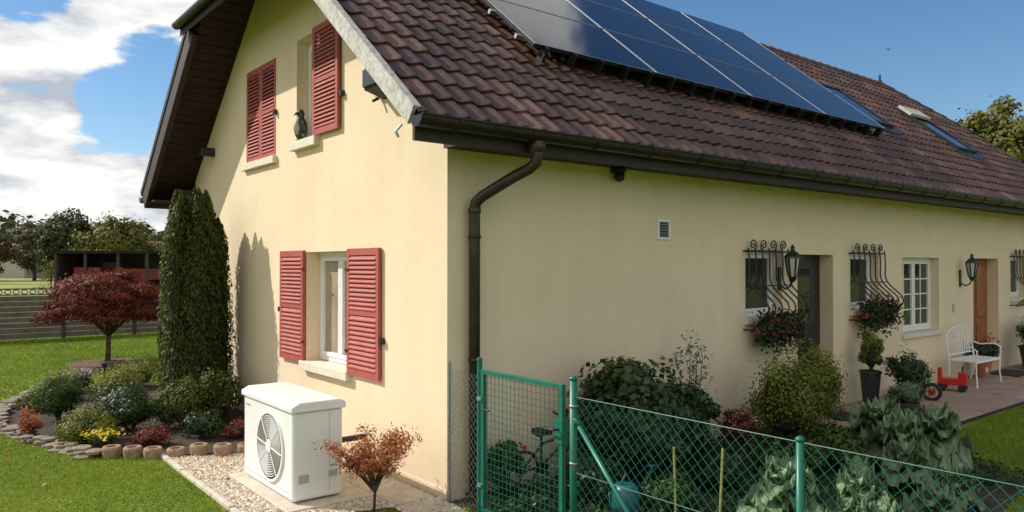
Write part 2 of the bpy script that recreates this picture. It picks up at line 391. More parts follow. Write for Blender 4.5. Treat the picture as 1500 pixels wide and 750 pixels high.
mb.prism([(0,3.68),(-.22,3.74),(-.22,3.95),(0,3.99)],.74,1.12,'black',lambda a,p,q:(p,a,q)); mb.box(-.245,-.22,.75,1.11,3.76,3.93,'iron')
mb.box(-.06,0,1.14,1.20,3.70,3.76,'hpgrey'); mb.tube([(-.03,1.17,3.70),(-.10,1.17,3.66)],.015,'black'); mb.build('housing',fl,bevel=.006)
mb=MB()
mb.box(-.04,X1,-.49,-.001,3.06,3.085,'darkwood'); mb.box(X0,X1,-.525,-.492,3.0,3.20,'darkwood')
mb.prism([(-.48,3.086),(-.001,3.086),(-.001,3.45),(-.48,3.10)],-.04,-.012,'darkwood',lambda a,p,q:(a,p,q))
mb.box(X0+.02,X1,W+.001,W+.49,3.06,3.085,'darkwood'); mb.box(X0,X1,W+.492,W+.525,2.98,3.20,'darkwood')
mb.build('eaves_soffit_and_fascia',house)
mb=MB(); mb.tube([(X0-.05,-.42,3.13),(X0-.07,-.36,3.08),(X0-.03,-.33,3.05)],.012,'whitemetal'); mb.build('verge_bracket',house)
def gutter(nm,yc,zc,sg):
    g=MB(); sec=[]; r=.085
    for j in range(13):
        A=math.pi+math.pi*j/12; sec.append((math.cos(A)*r,math.sin(A)*r))
    for j in range(12,-1,-1):
        A=math.pi+math.pi*j/12; sec.append((math.cos(A)*(r-.006),math.sin(A)*(r-.006)+.002))
    g.prism(sec,X0-.04,X1+.03,'gutter',lambda a,p,q:(a,yc+p,zc+q))
    g.tube([(X0-.04,yc-sg*r,zc+.002),(X1,yc-sg*r,zc+.002)],.012,'gutter',n=8)
    half=[(math.cos(math.pi+math.pi*j/12)*r,math.sin(math.pi+math.pi*j/12)*r) for j in range(13)]
    g.prism(half,X0-.045,X0-.035,'gutter',lambda a,p,q:(a,yc+p,zc+q))
    xx=X0+.3
    while xx<X1:
        ring=[(xx,yc+math.cos(math.pi+math.pi*j/10)*(r+.004),zc+math.sin(math.pi+math.pi*j/10)*(r+.004)) for j in range(11)]
        g.tube(ring,.006,'gutter',n=5); xx+=.75
    g.build(nm,house,smooth=False)
gutter('gutter_front',-.615,3.17,1); gutter('gutter_back',W+.615,3.15,-1)
mb=MB()
path=[(.50,-.615,3.10),(.50,-.615,2.98),(.50,-.60,2.92),(.47,-.55,2.87),(.40,-.44,2.81),(.32,-.28,2.72),(.26,-.16,2.65),(.235,-.10,2.60),(.23,-.085,2.53),(.23,-.085,2.3),(.23,-.085,0)]
mb.tube(path,.05,'pipe',n=16)
mb.lathe([(.05,0),(.07,.03),(.075,.09),(.06,.1)],(.50,-.615,3.0),'pipe',16)
for z in (2.28,1.2,.3): mb.lathe([(.052,0),(.058,.005),(.058,.03),(.052,.035)],(.23,-.085,z),'gutter',16)
mb.lathe([(.052,0),(.057,.005),(.057,.05),(.052,.055)],(.23,-.085,2.5),'pipe',16)
mb.build('downpipe',house,smooth=True)

# windows
def slats(mb,pl,u0,u1,z0,z1,d0,th=.035):
    st=.055
    mb.box(u0,u0+st,z0,z1,d0-th,d0,'shutter',lambda a,b,d:pl(a,b,d)); mb.box(u1-st,u1,z0,z1,d0-th,d0,'shutter',lambda a,b,d:pl(a,b,d))
    zm=(z0+z1)/2
    for a,b in ((z0,z0+.08),(zm-.03,zm+.03),(z1-.07,z1)): mb.box(u0+st,u1-st,a,b,d0-th+.003,d0-.003,'shutter',lambda a,b,d:pl(a,b,d))
    for a,b in ((z0+.08,zm-.03),(zm+.03,z1-.07)):
        n=int((b-a)/.046); p=(b-a)/n
        for i in range(n):
            z=a+i*p
            mb.prism([(z-.004,d0-th-.006),(z+.006,d0-th-.006),(z+p+.006,d0-.006),(z+p-.004,d0-.006)],u0+st,u1-st,'shutter',lambda a,zz,d:pl(a,zz,d))
def window(nm,pl,u0,u1,z0,z1,d=.13,glass='glass',mull=1,bars=0):
    mb=MB(); g=lambda a,b,dd:pl(a,b,dd)
    f=.055
    def fr(a,b,e,h,d0,d1,f,k='white'):
        mb.box(a,a+f,e,h,d0,d1,k,g); mb.box(b-f,b,e,h,d0,d1,k,g); mb.box(a+f,b-f,e,e+f,d0,d1,k,g); mb.box(a+f,b-f,h-f,h,d0,d1,k,g)
    fr(u0,u1,z0,z1,d,d+.07,f)
    ws=(u1-u0-2*f)/(mull)
    for i in range(mull):
        a=u0+f+i*ws; fr(a+.004,a+ws-.004,z0+f,z1-f,d-.015,d+.045,.05)
        mb.box(a+.05,a+ws-.05,z0+f+.05,z1-f-.05,d+.02,d+.03,glass,g)
        for j in range(bars):
            zz=z0+f+.05+(j+1)*(z1-z0-2*f-.1)/(bars+1); mb.box(a+.05,a+ws-.05,zz-.011,zz+.011,d+.005,d+.02,'white',g)
        if bars: mb.box(a+ws/2-.011,a+ws/2+.011,z0+f+.05,z1-f-.05,d+.006,d+.021,'white',g)
    mb.build(nm,house,bevel=.004)
window('window_ground_gable',gable,1.838,2.963,.935,2.20,d=.17,glass='curtain',mull=2)
window('window_upper_gable',gable,2.62,3.27,3.53,4.76,d=.15,glass='glass',mull=1)
mb=MB(); slats(mb,gable,2.97,3.667,.905,2.22,-.012); slats(mb,gable,1.147,1.83,.905,2.22,-.012); mb.build('shutters_ground',house)
mb=MB(); slats(mb,gable,3.935,4.462,3.45,4.70,.03); slats(mb,gable,4.468,4.995,3.45,4.70,.03); mb.build('shutters_upper_closed',house)
mb=MB(); slats(mb,gable,2.05,2.70,3.53,4.77,-.02); mb.build('shutter_upper_open',house)
mb=MB()
mb.box(1.79,3.02,.83,.929,-.075,.19,'sill',lambda a,b,d:gable(a,b,d))
mb.box(3.88,5.06,3.35,3.447,-.06,.19,'sill',lambda a,b,d:gable(a,b,d))
mb.box(2.60,3.32,3.42,3.527,-.075,.19,'sill',lambda a,b,d:gable(a,b,d))
mb.box(8.66,10.12,.87,.947,-.05,.19,'sill',lambda a,b,d:front(a,b,d))
for a in (4.42,7.03,13.45): mb.box(a-.03,a+.85,1.31,1.387,-.04,.19,'sill',lambda a_,b,d:front(a_,b,d))
mb.build('window_sills',house,bevel=.008)
mb=MB()
for (u,z) in ((3.70,1.5),(1.11,1.3),(3.9,4.0),(2.0,3.9)): mb.box(u-.02,u+.02,z-.03,z+.03,-.05,0,'iron',lambda a,b,d:gable(a,b,d))
for u in (2.967,1.833):
    for z in (1.15,2.0): mb.box(u-.05,u+.03,z-.012,z+.012,-.055,-.045,'iron',lambda a,b,d:gable(a,b,d))
mb.build('shutter_catches',house)
for i,a in enumerate((4.42,7.03,13.45)): window('window_small_front',front,a,a+(.815 if i==0 else .87),1.39,2.24,d=.13,glass='glass',mull=1,bars=0)
window('window_front_large',front,8.71,10.08,.955,2.17,d=.14,glass='glass',mull=2,bars=3)
mb=MB(); F=lambda a,b,d:front(a,b,d)
mb.box(5.61,6.54,.06,2.19,.2,.24,'doordark',F)
for (a,b) in ((.25,1.05),(1.2,2.05)): 
    mb.box(5.75,6.40,a,b,.185,.20,'doordark',F); mb.box(5.80,6.35,a+.05,b-.05,.178,.186,'glass',F)
mb.box(5.70,5.73,1.0,1.12,.14,.2,'alu',F)
mb.build('front_door_dark',house,bevel=.006)
mb=MB(); mb.box(11.56,12.8,.06,2.17,.2,.24,'doorwood',F)
for a in (11.68,12.24):
    for (e,h) in ((.2,.95),(1.05,2.05)): mb.box(a,a+.44,e,h,.18,.2,'doorwood',F)
mb.build('front_door_wood',house,bevel=.01)
mb=MB()
mb.box(2.76,2.785,2.33,2.55,-.018,0,'white',F); mb.box(2.945,2.97,2.33,2.55,-.018,0,'white',F); mb.box(2.785,2.945,2.33,2.355,-.018,0,'white',F); mb.box(2.785,2.945,2.525,2.55,-.018,0,'white',F)
mb.box(2.785,2.945,2.355,2.525,-.004,-.001,'doordark',F)
for i in range(5): mb.box(2.787,2.943,2.368+i*.032,2.374+i*.032,-.012,-.004,'hpdark',F)
mb.build('wall_vent',house)
mb=MB(); mb.box(10.62,10.68,1.22,1.36,-.02,0,'hpgrey',F); mb.box(5.38,5.43,1.2,1.32,-.02,0,'hpgrey',F); mb.build('doorbell',house)
e=empty('security_camera'); mb=MB(); mb.lathe([(.03,0),(.055,-.02),(.055,-.06),(.046,-.09),(.02,-.11)],(2.08,-.08,3.02),'black',16); mb.box(2.03,2.13,-.13,-.0,3.01,3.06,'black'); mb.build('dome',e,smooth=True)

def skylight(nm,x0,x1,ya,yb,cover=False):
    e=empty(nm); s0=(ya+.5)/c;s1=(yb+.5)/c; mb=MB()
    for (a,b,p,q) in ((x0,x0+.07,s0,s1),(x1-.07,x1,s0,s1),(x0+.07,x1-.07,s0,s0+.08),(x0+.07,x1-.07,s1-.12,s1)): mb.box(a,b,p,q,-.02,.13,'pvframe',SR)
    mb.box(x0+.07,x1-.07,s0+.08,s1-.12,.09,.11,'pv',SR)
    mb.box(x0-.1,x1+.1,s0-.2,s0,.05,.07,'pvframe',SR)
    if cover: mb.box(x0-.02,x1+.02,s1-.3,s1+.05,.13,.19,'verge',SR)
    mb.build('frame_and_glass',e,bevel=.006)
skylight('roof_skylight',9.85,10.85,1.15,2.3); skylight('roof_skylight.001',13.2,14.15,.9,2.1,True)

pv=empty('solar_panel_array'); pw,ph=1.98,1.22; sx0,ss0=1.46,1.55
PN=.235
mb=MB(); mg=MB()
for i in range(4):
    for j in range(3):
        a=sx0+i*pw+.01;b=a+pw-.02;p=ss0+j*ph+.01;q=p+ph-.02
        mb.box(a,b,p,q,PN-.05,PN-.008,'pvframe',SR)
        mb.box(a,b,p,p+.012,PN-.008,PN-.0025,'alu',SR); mb.box(a,b,q-.012,q,PN-.008,PN-.0025,'alu',SR); mb.box(a,a+.012,p+.012,q-.012,PN-.008,PN-.0025,'alu',SR); mb.box(b-.012,b,p+.012,q-.012,PN-.008,PN-.0025,'alu',SR)
        mg.box(a+.012,b-.012,p+.012,q-.012,PN-.012,PN-.005,'pv',SR)
mb.build('panel_frames',pv); mg.build('panel_glass',pv)
mb=MB()
for j in range(3):
    for f in (.25,.75): mb.box(sx0-.03,sx0+4*pw+.03,ss0+(j+f)*ph-.02,ss0+(j+f)*ph+.02,PN-.10,PN-.05,'alu',SR)
x=sx0+.15
while x<sx0+4*pw:
    mb.box(x,x+.035,ss0-.05,ss0+.05,.05,PN-.01,'pvframe',SR); x+=.42
mb.build('mounting_rails',pv)

# ---------------- wrought iron window grilles
def spiral(cx,cz,r0,turns,sg,yy,n=22,st=0):
    return [(cx+sg*math.cos(st+2*math.pi*turns*i/n)*r0*(1-.85*i/n),yy,cz+math.sin(st+2*math.pi*turns*i/n)*r0*(1-.85*i/n)) for i in range(n+1)]
def grille(nm,x0,x1):
    e=empty(nm); mb=MB(); z0,z1=1.22,2.26
    def pr(t): return -.07-.28*math.exp(-((t-.70)/.20)**2)-.015*math.sin(t*9)
    n=6
    for i in range(n+1):
        x=x0+(x1-x0)*i/n
        pts=[(x,pr(t),z1-(z1-z0)*t) for t in np.linspace(0,1,24)]
        mb.tube(pts,.010,'iron',n=6)
    for t in (.04,.97): 
        mb.tube([(x0,0,z1-(z1-z0)*t),(x0,pr(t),z1-(z1-z0)*t),(x1,pr(t),z1-(z1-z0)*t),(x1,0,z1-(z1-z0)*t)],.011,'iron',n=6)
    t=.45; mb.tube([(x0,pr(t),z1-(z1-z0)*t),(x1,pr(t),z1-(z1-z0)*t)],.008,'iron',n=6)
    w=(x1-x0)
    for cx,sg in ((x0+w*.12,1),(x0+w*.38,-1),(x0+w*.62,1),(x0+w*.88,-1)):
        mb.tube(spiral(cx,z1+.04,.075,1.5,sg,-.07,st=-1.2),.009,'iron',n=6)
    mb.build('scrolled_bars',e,smooth=True)
grille('window_grille',4.38,5.27); grille('window_grille.001',6.99,7.94); grille('window_grille.002',13.4,14.35)
def flowerbox(nm,x0,x1,seed,z=1.42,droop=.25):
    e=empty(nm); mb=MB(); mb.box(x0,x1,-.24,-.1,z-.16,z-.02,'clay'); mb.build('trough',e,bevel=.01)
    r=np.random.default_rng(seed); n=2400
    P=np.stack([r.uniform(x0-.03,x1+.03,n),r.normal(-.22,.06,n),z-.02+r.normal(0,.085,n)-droop*r.random(n)**2],1)
    leaves('foliage',P,norm(r.normal(size=(n,3))+[0,-.8,.6]),.045,.35+.5*(r.random(n)-.3),'dark',e,aspect=.8)
    n=60; P=np.stack([r.uniform(x0-.03,x1+.03,n),r.normal(-.31,.03,n),z-.08+r.normal(0,.1,n)],1)
    leaves('blossoms',P,norm(r.normal(size=(n,3))+[0,-1,.4]),.04,r.random(n),'redflower',e,aspect=.9)
flowerbox('geranium_flower_box',4.45,5.22,1,z=1.36); flowerbox('geranium_flower_box.001',7.05,7.9,2,z=1.44); 

def lantern(nm,x,y,z):
    e=empty(nm); mb=MB()
    mb.box(x-.03,x+.03,-.02,0,z+.0,z+.3,'iron')
    arm=[(x,-.02,z+.06),(x,-.10,z+.02),(x,-.17,z+.06),(x,y,z+.14),(x,y,z+.17)]
    mb.tube(arm,.012,'iron'); 
    mb.lathe([(.01,0),(.035,.01),(.05,.03),(.075,.20),(.085,.27)],(x,y,z+.15),'lampglass',6)
    for j in range(6):
        a=2*math.pi*j/6; p=lambda r,h:(x+r*math.cos(a),y+r*math.sin(a),z+.15+h)
        mb.tube([p(.052,.03),p(.079,.2),p(.090,.28)],.013,'iron',n=5)
    mb.lathe([(.105,0),(.10,.02),(.06,.07),(.03,.09),(.022,.12),(.03,.13),(.008,.17)],(x,y,z+.42),'iron',6)
    mb.lathe([(.02,-.04),(.045,.0),(.055,.03)],(x,y,z+.15),'iron',6)
    mb.build('lantern_body',e)
lantern('wall_lantern',5.16,-.2,1.72); lantern('wall_lantern.001',10.95,-.2,1.66)

# ------------------------------------------------------------------ heat pump
hp=empty('heat_pump'); hx0,hx1,hy0,hy1=-1.12,-.66,.645,1.83
mb=MB(); mb.box(hx0,hx1,hy0,hy1,.05,.82,'hpwhite'); mb.build('casing',hp,bevel=.03,seg=4)
mb=MB()
mb.prism([(hx0-.02,.80),(hx1+.02,.80),(hx1+.02,.855),(hx1-.04,.885),(hx0+.05,.885),(hx0-.02,.85)],hy0-.02,hy1+.02,'hpwhite',lambda a,p,q:(p,a,q)); mb.build('lid',hp,bevel=.012,seg=3)
mb=MB()
fy,fz=1.14,.44
mb.lathe([(.31,0),(.31,.02),(.285,.02),(.285,.0)],(hx0-.018,fy,fz),'hpwhite',48,axis='x')
mb.lathe([(.001,0),(.285,0),(.285,.003),(.001,.003)],(hx0-.004,fy,fz),'hpdark',40,axis='x')
mb.lathe([(.001,0),(.055,0),(.07,.012),(.001,.012)],(hx0-.026,fy,fz),'hpwhite',24,axis='x')
for r_ in np.arange(.085,.285,.020): mb.tube([(hx0-.016,fy+r_*math.cos(a),fz+r_*math.sin(a)) for a in np.linspace(0,2*math.pi,40,endpoint=False)],.0055,'hpwhite',n=5,closed=True)
for j in range(8):
    a=2*math.pi*j/8+.1
    mb.tube([(hx0-.018,fy+.06*math.cos(a),fz+.06*math.sin(a)),(hx0-.02,fy+.18*math.cos(a),fz+.18*math.sin(a)),(hx0-.018,fy+.29*math.cos(a),fz+.29*math.sin(a))],.006,'hpwhite',n=5)
for j in range(4):
    a=2*math.pi*j/4+.3
    pts=[(hx0-.006,fy+r_*math.cos(a+t),fz+r_*math.sin(a+t)) for r_,t in ((.05,0),(.27,.1),(.27,.75),(.05,.5))]
    mb.add(pts,[(0,1,2,3)],'galv')
mb.build('fan_grille',hp)
mb=MB()
mb.box(hx0+.05,hx0+.14,hy0-.006,hy0,.20,.27,'hpgrey'); mb.box(hx1-.14,hx1-.06,hy0-.006,hy0,.22,.27,'hpgrey'); mb.box(hx1-.13,hx1-.07,hy0-.006,hy0,.31,.325,'hpgrey')
mb.box(hx0+.03,hx1-.03,hy0-.003,hy0+.001,.792,.797,'hpgrey'); mb.box(hx0-.003,hx0+.001,hy0+.04,hy1-.04,.115,.12,'hpgrey')
mb.box(hx0+.33,hx0+.332,hy0-.0035,hy0,.1,.78,'hpgrey')
mb.box(hx0-.004,hx0,1.66,1.76,.72,.74,'hpgrey')
mb.box(hx0+.02,hx0+.10,hy0+.06,hy1-.06,.03,.075,'hpgrey'); mb.box(hx1-.10,hx1-.02,hy0+.06,hy1-.06,.03,.075,'hpgrey')
mb.tube([(hx1,1.5,.3),(hx1+.2,1.5,.3),(0,1.5,.3)],.03,'black')
mb.build('details',hp)
slab=MB(); slab.box(-1.22,-.45,.5,1.95,-.05,.035,'concrete')
for i in range(5): slab.box(-.42+.0,-.03,-.35+i*.5,.13+i*.5,-.05,.02+.004*(i%2),'concrete')
slab.build('concrete_pad',None,bevel=.01)

# ------------------------------------------------------------------ ground
def ground():
    me=bpy.data.meshes.new('ground'); n=90
    ax=np.sign(np.linspace(-1,1,n+1))*np.abs(np.linspace(-1,1,n+1))**3*900
    X,Y=np.meshgrid(ax,ax); 
    V_=np.stack([X.ravel(),Y.ravel(),np.zeros(X.size)],1)
    f=[(j*(n+1)+i,j*(n+1)+i+1,(j+1)*(n+1)+i+1,(j+1)*(n+1)+i) for j in range(n) for i in range(n)]
    me.from_pydata(V_.tolist(),[],f); 
    m=bpy.data.materials.new('lawn_and_field'); m.use_nodes=True; nt=m.node_tree; b=nt.nodes['Principled BSDF']; b.inputs['Roughness'].default_value=.95; b.inputs['Specular IOR Level'].default_value=.1
    g=nd(nt,'ShaderNodeNewGeometry'); sx=nd(nt,'ShaderNodeSeparateXYZ'); lk(nt,g.outputs['Position'],sx.inputs[0])
    n1=nd(nt,'ShaderNodeTexNoise'); n1.inputs['Scale'].default_value=.8; n1.inputs['Detail'].default_value=10; n1.inputs['Roughness'].default_value=.7; lk(nt,g.outputs['Position'],n1.inputs['Vector'])
    r1=nd(nt,'ShaderNodeValToRGB'); r1.color_ramp.elements[0].position=.35; r1.color_ramp.elements[1].position=.66
    r1.color_ramp.elements[0].color=(.095,.15,.014,1); r1.color_ramp.elements[1].color=(.21,.265,.035,1); lk(nt,n1.outputs['Fac'],r1.inputs['Fac'])
    n2=nd(nt,'ShaderNodeTexNoise'); n2.inputs['Scale'].default_value=.06; n2.inputs['Detail'].default_value=8; lk(nt,g.outputs['Position'],n2.inputs['Vector'])
    r2=nd(nt,'ShaderNodeValToRGB'); r2.color_ramp.elements[0].position=.4; r2.color_ramp.elements[1].position=.6
    r2.color_ramp.elements[0].color=(.18,.24,.05,1); r2.color_ramp.elements[1].color=(.38,.38,.16,1); lk(nt,n2.outputs['Fac'],r2.inputs['Fac'])
    mr=nd(nt,'ShaderNodeMapRange'); mr.inputs['From Min'].default_value=20; mr.inputs['From Max'].default_value=26; lk(nt,sx.outputs['Y'],mr.inputs['Value'])
    mx=nd(nt,'ShaderNodeMix',data_type='RGBA'); lk(nt,mr.outputs[0],mx.inputs['Factor']); lk(nt,r1.outputs['Color'],mx.inputs['A']); lk(nt,r2.outputs['Color'],mx.inputs['B'])
    lk(nt,mx.outputs['Result'],b.inputs['Base Color'])
    bp=nd(nt,'ShaderNodeBump'); bp.inputs['Distance'].default_value=.05; n3=nd(nt,'ShaderNodeTexNoise'); n3.inputs['Scale'].default_value=25; n3.inputs['Detail'].default_value=5; lk(nt,g.outputs['Position'],n3.inputs['Vector']); lk(nt,n3.outputs['Fac'],bp.inputs['Height']); lk(nt,bp.outputs['Normal'],b.inputs['Normal'])
    me.materials.append(m); o=bpy.data.objects.new('ground',me); COL.objects.link(o)
ground()
BED=[(-.01,2.6),(-1.0,2.8),(-1.6,3.2),(-2.15,3.7),(-2.55,4.9),(-2.85,6.1),(-2.6,7.6),(-2.0,9.0),(-.5,9.2),(-.01,7.5)]
def sheet(name,poly,z,k,sub=None):
    mb=MB(); mb.add([(x,y,z) for x,y in poly],[tuple(range(len(poly)))],k); return mb.build(name)
def inpoly(x,y,poly):
    r=np.zeros(len(x),bool); n=len(poly)
    for i in range(n):
        x1,y1=poly[i];x2,y2=poly[(i+1)%n]
        if y1==y2: continue
        cnd=((y1>y)!=(y2>y))&(x<(x2-x1)*(y-y1)/(y2-y1)+x1); r^=cnd
    return r
sheet('flower_bed_soil',BED,.012,'soil')
GR=[(-1.5,.45),(-.45,.15),(-.45,-.4),(-.02,-.4),(-.02,2.6),(-1.0,2.8),(-1.5,3.12)]
sheet('gravel_base',GR,.008,'concrete')
GARD=[(.05,-.02),(5.6,-.02),(5.6,-1.5),(4.6,-3.0),(.05,-3.4)]
sheet('vegetable_bed_soil',GARD,.008,'soil')
n=9000; x=rng.uniform(-1.5,-.02,n*2); y=rng.uniform(-.4,3.1,n*2); k=inpoly(x,y,GR)&~((x>-1.22)&(x<-.45)&(y>.5)&(y<1.95)); x=x[k];y=y[k];n=len(x)
ico=np.array([(0,0,1),(1,0,0),(0,1,0),(-1,0,0),(0,-1,0)],float)
tri=[(0,1,2),(0,2,3),(0,3,4),(0,4,1)]
s=rng.uniform(.008,.02,n)
th=rng.random(n)*6.28; base=ico[None]*s[:,None,None]*(1+.35*rng.normal(size=(n,5,1)))*np.array([1,1,.7]); 
ct,st_=np.cos(th)[:,None],np.sin(th)[:,None]
bx=base[...,0]*ct-base[...,1]*st_; by=base[...,0]*st_+base[...,1]*ct
P=np.stack([bx+x[:,None],by+y[:,None],base[...,2]+.012],2)
Vg=P[:,np.array(tri).ravel()].reshape(-1,3)
npmesh('gravel',Vg,3,np.repeat(rng.random(n),4),'gravel')
mb=MB(); y=.45
while y<3.1: mb.box(-1.55,-1.50,y,y+.48,-.05,.035+.006*math.sin(y*9),'concrete'); y+=.49
mb.build('gravel_edging_kerb',None,bevel=.008)
mb=MB(); pts=[(-.12,2.66),(-1.0,2.82),(-1.6,3.22),(-2.1,3.68)]
seg=[]
for (a,b) in zip(pts[:-1],pts[1:]):
    d=math.dist(a,b); m=max(1,int(d/.2))
    for i in range(m): seg.append((a[0]+(b[0]-a[0])*i/m+rng.normal()*.01,a[1]+(b[1]-a[1])*i/m+rng.normal()*.015))
for (x,y) in seg:
    h=.085+.04*rng.random(); mb.lathe([(.088,-.05),(.095,h-.02),(.085,h),(.058,h),(.05,h-.04),(.001,h-.045)],(x,y,0),'terracotta',14)
mb.build('round_bed_edging',smooth=False)
mb=MB()
pts=[(-2.15,3.7),(-2.55,4.9),(-2.85,6.1),(-2.6,7.6),(-2.0,9.0)]
for (a,b) in zip(pts[:-1],pts[1:]):
    d=math.dist(a,b); m=int(d/.17)
    for i in range(m):
        for lay in range(3):
            x=a[0]+(b[0]-a[0])*i/m+rng.normal()*.03+lay*.03; y=a[1]+(b[1]-a[1])*i/m+rng.normal()*.05
            w,l=.06+.05*rng.random(),.07+.05*rng.random(); ang=rng.random()*3
            sec=[(x+w*math.cos(ang+t)*(.8+.4*rng.random()),y+l*math.sin(ang+t)*(.8+.4*rng.random())) for t in (0,1,2.1,3.1,4.2,5.2)]
            mb.prism(sec,lay*.028-.01,lay*.028+.022,'slate',lambda a_,p,q:(p,q,a_))
mb.build('slate_bed_edging',None,bevel=.006)

# grass
def grass(name,n,region,hmin,hmax,wd,excl):
    x=rng.uniform(region[0],region[1],n);y=rng.uniform(region[2],region[3],n)
    k=np.ones(n,bool)
    for p in excl: k&=~inpoly(x,y,p)
    k&=np.hypot(x+.43,y-12)>.75+.08*rng.normal(size=n)
    x=x[k];y=y[k];n=len(x)
    patch=.5+.5*np.sin(x*1.7+np.sin(y*1.3)*2)*np.sin(y*1.1+np.cos(x*.9)*1.5)
    fine=.5+.5*np.sin(x*7.3+np.sin(y*6.1)*2.2)*np.sin(y*8.7+np.cos(x*5.9)*1.9)
    h=rng.uniform(hmin,hmax,n)*(.6+.45*patch+.35*fine); a=rng.random(n)*6.28; w=wd*(.6+.8*rng.random(n))
    P=np.stack([x,y,np.zeros(n)],1); d=np.stack([np.cos(a),np.sin(a),np.zeros(n)],1); ln=rng.normal(size=(n,3))*np.array([.7,.7,0])*h[:,None]
    Vv=np.empty((n,3,3)); Vv[:,0]=P-d*w[:,None]; Vv[:,1]=P+d*w[:,None]; Vv[:,2]=P+ln+np.array([0,0,1])*h[:,None]
    t=.42+.28*(patch-.5)+.25*(fine-.5)+.6*(rng.random(n)-.5)
    return Vv.reshape(-1,3),t
HOUSEP=[(0,-.1),(17,-.1),(17,7.5),(0,7.5)]
ex=[BED,GR,[(-1.56,.45),(-1.45,.45),(-1.45,3.1),(-1.56,3.1)],HOUSEP]
A,ta=grass('g',190000,(-5.2,0,-1.2,7.5),.015,.042,.0028,ex)
B,tb=grass('g',110000,(-9,3,7.5,19),.03,.055,.007,ex)
npmesh('lawn_grass',np.concatenate([A,B]),3,np.concatenate([ta,tb]),'grass')
C1,tc=grass('g',60000,(.1,9.5,-6,-1.6),.03,.06,.004,[GARD])
npmesh('garden_lawn_grass',C1,3,tc,'grass')
x=rng.uniform(.1,5.4,16000);y=rng.uniform(-3.3,-.1,16000);k=inpoly(x,y,GARD)&((np.sin(x*3.1)+np.cos(y*4.3+x))>-.6); x=x[k];y=y[k];n=len(x)
leaves('ground_cover_weeds',np.stack([x,y,.02+.08*rng.random(n)],1),norm(rng.normal(size=(n,3))*.6+[0,0,1]),.05,.1+.6*rng.random(n),'box')
n=160; x=rng.uniform(-4.5,-.1,n); y=rng.uniform(-.5,11,n)
leaves('fallen_leaves',np.stack([x,y,.03+.015*rng.random(n)],1),norm(rng.normal(size=(n,3))*.35+[0,0,1]),.05,rng.random(n),'orangeleaf',aspect=.7)

# terrace
mb=MB(); 
for i in range(24):
    for j in range(3):
        x0_=5.35+i*.5; y1_=-.02-j*.5
        if j==2 and i<2: continue
        mb.box(x0_+.004,x0_+.496,y1_-.496,y1_-.004,-.02,.05+.002*rng.random(),'paver')
mb.box(6.33,17.4,-1.52,-.02,-.03,.044,'soil'); mb.box(5.33,6.33,-1.02,-.02,-.03,.044,'soil')
mb.build('paved_terrace',None,bevel=.004,seg=1)
mb=MB(); mb.lathe([(.001,.0),(.33,0),(.33,.015),(.001,.016)],(0,0,0),'mat',24)
o=mb.build('doormat'); o.location=(6.0,-.5,.055); o.scale=(1,.7,1)
mb=MB(); mb.box(-.45,.45,-.25,.25,0,.015,'mat'); o=mb.build('doormat.001'); o.location=(12.2,-.4,.055)

# ------------------------------------------------------------------ garden fence + gate (plane x~0)
def chain(mb,y0,y1,z0,z1,cell,k,r=.0022,x=0.0):
    H=z1-z0; Lh=y1-y0
    cc=-H
    while cc<Lh:
        for sg in (0,1):
            if sg==0: a=(max(0,cc),max(0,-cc)); b=(min(Lh,cc+H),min(H,Lh-cc))
            else: c0=cc+H; a=(max(0,c0-H),min(H,c0)); b=(min(Lh,c0),max(0,c0-Lh))
            if b[0]-a[0]>.005: mb.tube([(x+.002*sg,y0+a[0],z0+a[1]),(x+.006*math.sin(cc*5),(2*y0+a[0]+b[0])/2,z0+(a[1]+b[1])/2),(x+.002*sg,y0+b[0],z0+b[1])],r,k,n=4)
        cc+=cell
fn=empty('green_chain_link_fence')
mb=MB(); chain(mb,-6.6,-1.6,.03,1.125,.075,'greenwire',r=.0019); 
for z in (1.128,.6,.05): mb.tube([(-.004,-6.6,z),(-.004,-4,z-.004),(-.004,-1.58,z)],.003,'greenwire',n=5)
mb.build('mesh',fn)
mb=MB()
for y,h,r_ in ((-1.585,1.245,.027),(-3.30,1.13,.02),(-5.1,1.14,.02),(-6.6,1.14,.02)):
    mb.tube([(.0,y,-.1),(.0,y,h)],r_,'green',n=14); mb.lathe([(r_+.004,0),(r_+.004,.015),(.004,.028)],(.0,y,h),'green',14)
mb.tube([(.0,-1.62,.95),(.0,-2.5,.02)],.017,'green',n=10)
mb.tube([(.0,-1.64,.93),(.0,-1.585,.99)],.02,'green',n=8)
for z in (.3,.65,1.05): mb.lathe([(.030,0),(.030,.02)],(0,-1.585,z),'galv',12)
mb.build('posts',fn,smooth=True)
gt=empty('green_garden_gate'); mb=MB()
ya,yb=-1.47,-.53
for y in (ya,yb): mb.box(-.018,.018,y-.018,y+.018,.05,1.2,'green')
for z in (.05,1.165): mb.box(-.016,.016,ya+.018,yb-.018,z,z+.035,'green')
mb.build('frame',gt,bevel=.003)
mb=MB()
y=ya+.04
while y<yb: mb.tube([(0,y,.08),(0,y,1.17)],.0022,'greenwire',n=4); y+=.05
z=.1
while z<1.17: mb.tube([(.004,ya+.02,z),(.004,yb-.02,z)],.0022,'greenwire',n=4); z+=.05
mb.build('wire_infill',gt)
mb=MB(); mb.tube([(.0,-.475,-.1),(.0,-.475,1.27)],.022,'green',n=14); mb.lathe([(.026,0),(.026,.015),(.004,.028)],(.0,-.475,1.27),'green',14)
for z in (.95,.25): mb.box(-.03,.03,-.53,-.475,z,z+.03,'galv')
mb.box(-.03,.03,-1.5,-1.42,.78,.95,'green'); mb.tube([(-.03,-1.46,.88),(-.08,-1.46,.88),(-.08,-1.36,.88)],.008,'black',n=8); 
mb.tube([(-.03,-.60,.9),(-.075,-.6,.9),(-.075,-.7,.9)],.008,'black')
